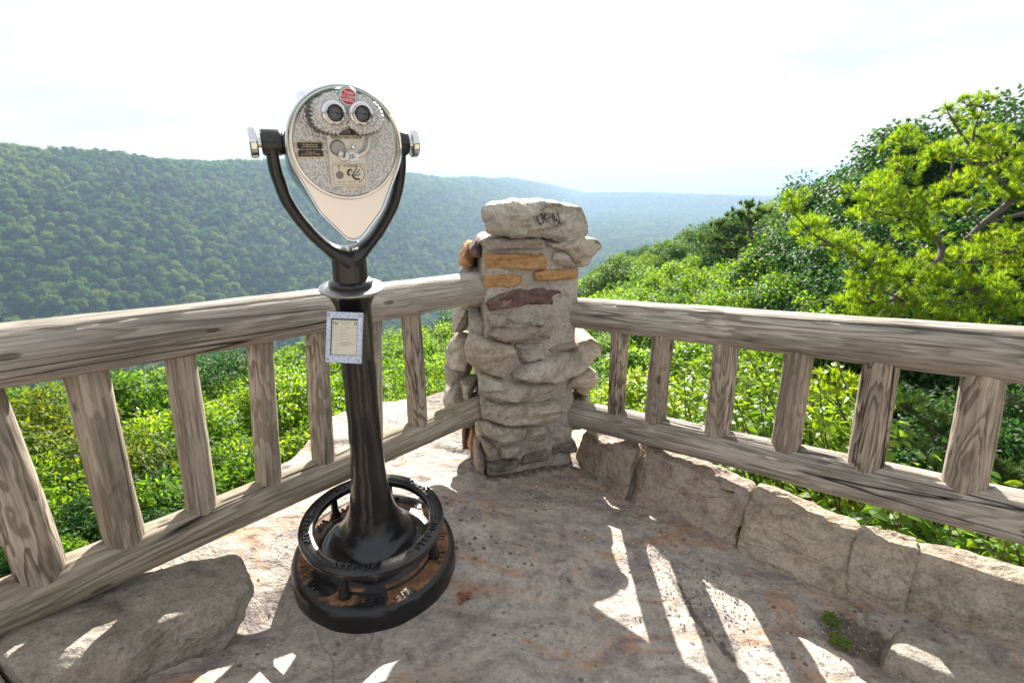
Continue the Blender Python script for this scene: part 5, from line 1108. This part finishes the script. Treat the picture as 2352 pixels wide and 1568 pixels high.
def pine(name, label, limbs, pads, mat, seed, Ln=.085, wd=.0045, nn=34, dens=.0034, trunkdown=None, bare=()):
    rg = np.random.default_rng(seed); nodes = []; A = Acc()
    for L_, r0, r1 in limbs:
        P = smoothpath([at(*p) for p in L_], 6); P = P+.02*np.stack([fbm(P*3, seed, 2), fbm(P*3, seed+1, 2), fbm(P*3, seed+2, 2)], -1); A.add(*tube(P, np.linspace(r0, r1, len(P)), 9)); nodes.append(P[2:])
    if trunkdown:
        p = at(*trunkdown[0]); P = np.array([p+np.array([.05*math.sin(k), 0, -k*1.0]) for k in np.linspace(-.3, trunkdown[1], 10)]); A.add(*tube(P, np.linspace(.11, .2, 10), 10))
    nodes = np.concatenate(nodes); C, D = [], []; B = Acc()
    for (px, py, rx, ry, d) in pads:
        c = at(px, py, d); k = 1/1200*d; R = np.array([rx*k, rx*k*.8, ry*k]); n = max(5, int(3.14*R[0]*R[2]/dens))
        j = np.argmin(np.linalg.norm(nodes-c, axis=1)); s = nodes[j]; mid = (s+c)/2+np.array([0, 0, -.05*np.linalg.norm(c-s)]); base = c-np.array([0, 0, R[2]*.5])
        P = smoothpath([s, mid, base], 5); B.add(*tube(P, np.linspace(.016, .007, len(P))*d/6, 6))
        q = unit(rg, n)*(rg.random(n)**.5)[:, None]; pts = c+q*R; dr = q*np.array([.9, .9, .5])+np.array([0, 0, .75])+.35*unit(rg, n)
        C.append(pts); D.append(dr)
        for i in range(0, n, 3):
            t = rg.uniform(.0, .8); st = P[int((.55+.45*rg.random())*(len(P)-1))]; B.add(*tube(smoothpath([st, (st+pts[i])/2-np.array([0, 0, .02]), pts[i]], 3), np.linspace(.005, .0022, 7)*d/6, 4, cap=False))
    for L_, r0 in bare:
        P = smoothpath([at(*p) for p in L_], 5); B.add(*tube(P, np.linspace(r0, r0*.3, len(P)), 5))
        for _ in range(7):
            s = P[rg.integers(2, len(P))]; e_ = s+unit(rg, 1)[0]*rg.uniform(.06, .22); B.add(*tube(smoothpath([s, (s+e_)/2+unit(rg, 1)[0]*.03, e_], 3), np.linspace(r0*.4, r0*.12, 7), 4, cap=False))
    C = np.concatenate(C); D = np.concatenate(D); V, F = needles(C, D, Ln, wd, nn, rg); F2 = F.copy()
    n5 = len(V)//5; i = np.arange(n5)*5
    faces = [tuple(f) for f in F[:n5]]+[tuple(f[:3]) for f in F[n5:]]
    g = at(*limbs[0][0][0]); bz = min(tz(g[0], g[1]), g[2]-1); base = np.array([g[0], g[1], bz]); e = empty(name, base, label, 'pine tree')
    Vb, Fb = A.out(); obj('trunk', mesh('trunk', Vb-base, Fb, [M['bark']]), e); Vb, Fb = B.out(); obj('twigs', mesh('twigs', Vb-base, Fb, [M['bark']]), e)
    quads = mesh_mixed('needles', V-base, F[:n5], F[n5:, :3], [mat]); obj('needles', quads, e); return e
def mesh_mixed(name, V, Q, T, mats):
    me = bpy.data.meshes.new(name); me.vertices.add(len(V)); me.vertices.foreach_set('co', np.ascontiguousarray(V, dtype=np.float32).ravel()); nq, nt_ = len(Q), len(T)
    idx = np.concatenate([Q.ravel(), T.ravel()]).astype(np.int32); me.loops.add(len(idx)); me.loops.foreach_set('vertex_index', idx); me.polygons.add(nq+nt_)
    me.polygons.foreach_set('loop_start', np.concatenate([np.arange(nq)*4, nq*4+np.arange(nt_)*3]).astype(np.int32)); me.polygons.foreach_set('loop_total', np.concatenate([np.full(nq, 4), np.full(nt_, 3)]).astype(np.int32))
    for m in mats: me.materials.append(m)
    me.update(calc_edges=True); return me
limbs = [([(1990, 800, 5.7), (2040, 705, 5.7), (2100, 650, 5.8), (2161, 589, 5.9), (2150, 545, 6.0), (2110, 515, 6.1), (2065, 460, 6.2), (2055, 425, 6.2), (2070, 340, 6.2)], .05, .008),
         ([(2100, 650, 5.8), (1990, 592, 5.7), (1930, 565, 5.6), (1872, 540, 5.5), (1815, 480, 5.4)], .022, .006), ([(2040, 705, 5.7), (2100, 685, 5.3), (2200, 695, 5.3), (2320, 690, 5.3)], .022, .006),
         ([(2150, 545, 6.0), (2110, 510, 5.9), (2030, 490, 5.8), (1990, 480, 5.8)], .018, .005), ([(2060, 440, 6.2), (2035, 400, 6.2), (2022, 345, 6.2)], .010, .004)]
pads = [(1828, 462, 34, 34, 5.4), (1855, 515, 62, 28, 5.5), (1910, 552, 70, 32, 5.6), (1985, 585, 80, 34, 5.6), (2005, 447, 80, 26, 5.8), (2085, 470, 85, 36, 5.9), (2040, 415, 62, 26, 6.1), (2085, 385, 50, 26, 6.2), (2072, 315, 36, 34, 6.2), (2020, 345, 14, 18, 6.2), (2010, 492, 70, 22, 5.8), (2120, 530, 60, 34, 5.9), (2080, 628, 80, 40, 5.6), (2000, 645, 62, 36, 5.5), (1975, 685, 56, 40, 5.4), (2095, 690, 110, 36, 5.3), (2240, 645, 90, 34, 5.4), (2300, 695, 80, 36, 5.3), (2190, 722, 120, 26, 5.2), (2045, 728, 80, 22, 5.2), (2160, 640, 60, 30, 5.6), (2110, 330, 16, 22, 6.2)]
pine('pine_tree', 'yellow green spreading pine just above the right top rail, left of the taller pine', limbs, pads, M['needle'], 31, bare=[([(2120, 600, 5.8), (2060, 560, 5.7), (2030, 545, 5.7)], .008), ([(2010, 640, 5.5), (1960, 640, 5.4), (1930, 620, 5.4)], .007)])
limbs = [([(2480, 470, 6.7), (2420, 395, 6.6), (2352, 430, 6.5), (2300, 480, 6.4), (2249, 518, 6.3), (2215, 548, 6.2)], .075, .02), ([(2440, 470, 6.5), (2352, 490, 6.4), (2266, 511, 6.3)], .04, .015), ([(2330, 450, 6.5), (2280, 402, 6.5), (2248, 367, 6.5), (2234, 343, 6.5), (2215, 318, 6.5), (2189, 283, 6.5), (2178, 250, 6.5)], .035, .006), ([(2234, 343, 6.5), (2240, 300, 6.5), (2252, 265, 6.5), (2266, 232, 6.5)], .016, .005), ([(2440, 550, 6.2), (2330, 575, 6.1), (2230, 600, 6.0), (2170, 610, 5.9)], .03, .006), ([(2248, 367, 6.5), (2200, 360, 6.4), (2150, 345, 6.4)], .014, .004)]
pads = [(2222, 232, 22, 22, 6.5), (2186, 244, 20, 20, 6.5), (2195, 275, 16, 26, 6.5), (2268, 222, 26, 16, 6.5), (2240, 265, 18, 22, 6.5), (2262, 315, 56, 36, 6.5), (2195, 350, 66, 26, 6.4), (2310, 345, 50, 34, 6.5), (2345, 385, 46, 30, 6.5), (2240, 408, 68, 26, 6.4), (2310, 440, 56, 28, 6.4), (2180, 430, 40, 22, 6.3), (2215, 470, 50, 26, 6.3), (2290, 565, 76, 36, 6.1), (2335, 610, 50, 30, 6.1), (2230, 590, 60, 28, 6.0), (2330, 520, 44, 22, 6.3), (2160, 590, 44, 26, 6.0), (2140, 350, 30, 18, 6.4), (2345, 450, 30, 20, 6.4)]
pine('pine_tree', 'taller yellow green pine at the right edge with a bare forked top against the sky', limbs, pads, M['needle'], 32, trunkdown=((2480, 470, 6.7), 7), bare=[([(2352, 560, 6.1), (2290, 600, 6.0), (2240, 612, 6.0)], .010)])
limbs = [([(2420, 1150, 4.6), (2300, 1060, 4.6), (2150, 985, 4.7), (2080, 930, 4.8)], .03, .006), ([(2250, 1030, 4.6), (2120, 1010, 4.6), (2060, 1000, 4.7)], .012, .004)]
pads = [(2080, 925, 56, 36, 4.8), (2150, 990, 66, 36, 4.7), (2085, 1010, 50, 28, 4.6), (2260, 1050, 52, 36, 4.6), (2330, 1105, 52, 36, 4.5), (2140, 945, 46, 28, 4.8), (2300, 1080, 56, 30, 4.5), (2190, 1060, 50, 26, 4.5)]
pine('young_pine', 'dark young pine in the shade below the right end of the right top rail', limbs, pads, M['needled'], 33, bare=[([(2352, 930, 4.3), (2250, 905, 4.2), (2150, 900, 4.2)], .008), ([(2360, 890, 4.4), (2280, 930, 4.3), (2210, 935, 4.3)], .007), ([(2380, 960, 4.2), (2320, 905, 4.2), (2290, 890, 4.2)], .006)])
limbs = [([(1960, 1010, 5.2), (1930, 930, 5.2), (1915, 880, 5.2)], .018, .006), ([(1930, 930, 5.2), (1880, 890, 5.2)], .008, .004)]
pine('young_pine', 'small bright yellow green pine behind the birch leaves in the middle of the right fence', limbs, [(1920, 875, 46, 34, 5.2), (1880, 900, 36, 30, 5.2), (1950, 920, 34, 30, 5.2), (1965, 890, 26, 24, 5.2)], M['needle'], 34)
limbs = [([(1718, 640, 22), (1720, 590, 22), (1724, 540, 22), (1718, 500, 22), (1722, 470, 22)], .14, .03)]+[([(1722, y0, 22), ((1722+x1)/2, y1+4, 22), (x1, y1, 22)], .05, .015) for y0, x1, y1 in ((560, 1640, 548), (555, 1800, 545), (530, 1660, 518), (530, 1788, 515), (505, 1690, 488), (505, 1752, 486), (580, 1690, 570), (580, 1770, 568))]
pads = [(1722, 470, 26, 10, 22), (1692, 488, 34, 10, 22), (1754, 487, 34, 11, 22), (1662, 517, 42, 11, 22), (1788, 516, 38, 12, 22), (1722, 505, 34, 11, 22), (1642, 548, 40, 10, 22), (1700, 552, 40, 11, 22), (1768, 550, 40, 11, 22), (1806, 545, 28, 9, 22), (1690, 572, 34, 9, 22), (1765, 572, 34, 9, 22)]
pine('pine_tree', 'lone dark pine with layered branches standing above the canopy on the right hillside', limbs, pads, M['needled'], 35, .22, .035, 26, .03)

# ------------------------------------------------------------------ leafy saplings close behind the right fence
def sapling(name, label, base, tips, Ln, Wd, mat, seed, every=.055, cat='shrub', twigs=3, sag=.1):
    rg = np.random.default_rng(seed); A = Acc(); C, D = [], []; base = np.array(base, float)
    def leafy(P, f0):
        s = np.r_[0, np.cumsum(np.linalg.norm(np.diff(P, axis=0), axis=1))]; k = int(f0*s[-1]/every); side = 1
        for i in range(k, int(s[-1]/every)+1):
            p = np.array([np.interp(i*every, s, P[:, j]) for j in range(3)]); q = np.array([np.interp(min(i*every+.02, s[-1]+.02), s, P[:, j]) for j in range(3)])-p
            a = rg.uniform(0, 6.28); o_ = np.array([math.cos(a), math.sin(a), rg.uniform(-.5, .2)]); C.append(p); D.append(q/(np.linalg.norm(q)+1e-6)*.4+o_+np.array([0, 0, -.25]))
    for tp in tips:
        tp = np.array(tp, float); b = base+rg.normal(size=3)*np.array([.12, .12, .02]); mid = (b+tp)/2+np.array([rg.normal()*.08, rg.normal()*.08, sag])
        P = smoothpath([b, mid, tp], 9); A.add(*tube(P, np.linspace(.009, .002, len(P)), 6)); leafy(P, .35)
        for _ in range(twigs):
            j = rg.integers(len(P)//3, len(P)-2); s_ = P[j]; e_ = s_+(tp-b)/np.linalg.norm(tp-b)*rg.uniform(.1, .25)+unit(rg, 1)[0]*rg.uniform(.1, .25); Q = smoothpath([s_, (s_+e_)/2+.02, e_], 5); A.add(*tube(Q, np.linspace(.0035, .0012, len(Q)), 5)); leafy(Q, .15)
    C = np.array(C); D = np.array(D); n = len(C); N = np.array([0, -.25, 1.])+.55*unit(rg, n)
    V, F = ovate(C, D, N, Ln*rg.uniform(.6, 1.25, n), Wd*rg.uniform(.65, 1.2, n), rg)
    e = empty(name, base, label, cat); Va, Fa = A.out(); obj('stems', mesh('stems', Va-base, Fa, [M['twig']]), e); obj('leaves', mesh('leaves', V-base, F, [mat], False), e); return e
rs = np.random.default_rng(12)
def tipset(x0, x1, y0, y1, d0, d1, n): return [at(rs.uniform(x0, x1), rs.uniform(y0, y1), rs.uniform(d0, d1)) for _ in range(n)]
sapling('birch_sapling', 'yellow green birch sapling behind the third and fourth posts of the right fence', at(1740, 1330, 3.7), tipset(1600, 1840, 790, 1080, 3.2, 4.0, 24)+[at(1640, 800, 3.3), at(1700, 775, 3.4)], .075, .055, M['leafY'], 51)
sapling('birch_sapling', 'birch sapling with big oval leaves behind the fifth post of the right fence', at(1900, 1330, 3.5), tipset(1830, 2080, 860, 1060, 3.0, 3.7, 20)+[at(1882, 716, 3.5), at(1862, 735, 3.5), at(1935, 728, 3.5), at(2050, 880, 3.1)], .078, .058, M['leafY'], 52)
sapling('birch_sapling', 'smaller birch sapling showing between the first and third posts of the right fence', at(1560, 1250, 4.4), tipset(1480, 1640, 820, 1010, 3.9, 4.6, 18), .07, .05, M['leafY'], 53)
sapling('broadleaf_sapling', 'green leafy sapling spreading below the right bottom rail behind the kerb', at(2000, 1500, 2.9), tipset(1640, 2352, 1085, 1310, 2.4, 3.0, 46), .078, .058, M['leafA'], 54, .05)
sapling('broadleaf_sapling', 'dark leafy sapling at the right edge below the bottom rail', at(2380, 1480, 2.7), tipset(2150, 2420, 1180, 1330, 2.35, 2.7, 18), .07, .05, M['leafB'], 55, .05)

# ------------------------------------------------------------------ small plants and litter
def tuft(name, label, c, n, h, sp, seed, mat='grass'):
    rg = np.random.default_rng(seed); c = np.array(c); V, F = [], []; k = 0
    for _ in range(n):
        a = rg.uniform(0, 6.28); b = c+np.array([math.cos(a), math.sin(a), 0])*sp*rg.random()**.7; hh = h*rg.uniform(.4, 1.1); l = rg.uniform(.2, .7)*hh; a2 = a+rg.normal()*.6; d = np.array([math.cos(a2), math.sin(a2), 0]); x = np.array([-d[1], d[0], 0])*.0022
        for t in (0, .5, 1): p = b+d*l*t*t+np.array([0, 0, hh*(t-.25*t*t)]); V += [p-x*(1-t*.85), p+x*(1-t*.85)]
        F += [(k, k+1, k+3, k+2), (k+2, k+3, k+5, k+4)]; k += 6
    e = mk(name, (np.array(V)-c), F, M[mat], None, False); e.location = Vector(c); return tag(e, label, 'grass tuft')
def gp(x, y): return np.array([x*S, y*S, fz(x, y)*S])
tuft('grass_tuft', 'tuft of fresh green grass growing on the sunlit rock beyond the left fence', gp(-.62, 2.32), 150, .17, .13, 1)
tuft('grass_tuft', 'sparse dry grass tuft on the rock edge, left of the viewer column', gp(-.86, 2.10), 40, .14, .08, 2)
def weed(label, c, R, seed):
    rg = np.random.default_rng(seed); n = 70; a = rg.uniform(0, 6.28, n); r = R*rg.random(n)**.6; c = np.array(c); C = c+np.c_[r*np.cos(a), r*np.sin(a), .012+.025*rg.random(n)]; D = np.c_[np.cos(a), np.sin(a), .2+0*a]+.4*unit(rg, n); V, F = leaves(C, D, np.array([0, 0, 1.])+.3*unit(rg, n), .014, .009, rg)
    e = mk('weed', V-c, F, M['leafB'], None, False); e.location = Vector(c); tag(e, label, 'weed')
weed('small green weed growing in the dirt hollow right at the foot of the kerb', gp(.985, 1.265), .026, 3)
weed('small green weed in the dirt between the flat grey rock and the bedrock', gp(.955, 1.175), .026, 4)
rg5 = np.random.default_rng(8); c = gp(-.145, 1.26); V, F = leaves(np.tile(c, (7, 1))+rg5.normal(size=(7, 3))*.006*np.array([1, 1, .5])+[0, 0, .008], unit(rg5, 7)*np.array([1, 1, .35]), np.array([0, 0, 1.])+.5*unit(rg5, 7), .035, .016, rg5)
e = mk('dry_leaf', V-c, F, M['dryleaf'], None, False); e.location = Vector(c); tag(e, 'curled red brown dead leaf on the rock at the right of the viewer base', 'leaf')

# ------------------------------------------------------------------ haze
def haze():
    X, z0, z1 = 42000, -300, 60
    V = [(x, y, z) for z in (z0, z1) for y in (-X, X) for x in (-X, X)]; F = [(0, 2, 3, 1), (4, 5, 7, 6), (0, 1, 5, 4), (2, 6, 7, 3), (0, 4, 6, 2), (1, 3, 7, 5)]
    m = bpy.data.materials.new('haze_air'); m.use_nodes = True; t = m.node_tree; t.nodes.clear(); o_ = t.nodes.new('ShaderNodeOutputMaterial'); p = t.nodes.new('ShaderNodeVolumePrincipled')
    p.inputs['Color'].default_value = (.34, .475, .66, 1); p.inputs['Density'].default_value = HAZE; p.inputs['Anisotropy'].default_value = .22; t.links.new(p.outputs[0], o_.inputs['Volume'])
    o = mk('haze', np.array(V, float), F, m, None, False); tag(o, 'pale blue summer haze over the valley', 'haze', kind='stuff')
HAZE = 0.00031
haze()
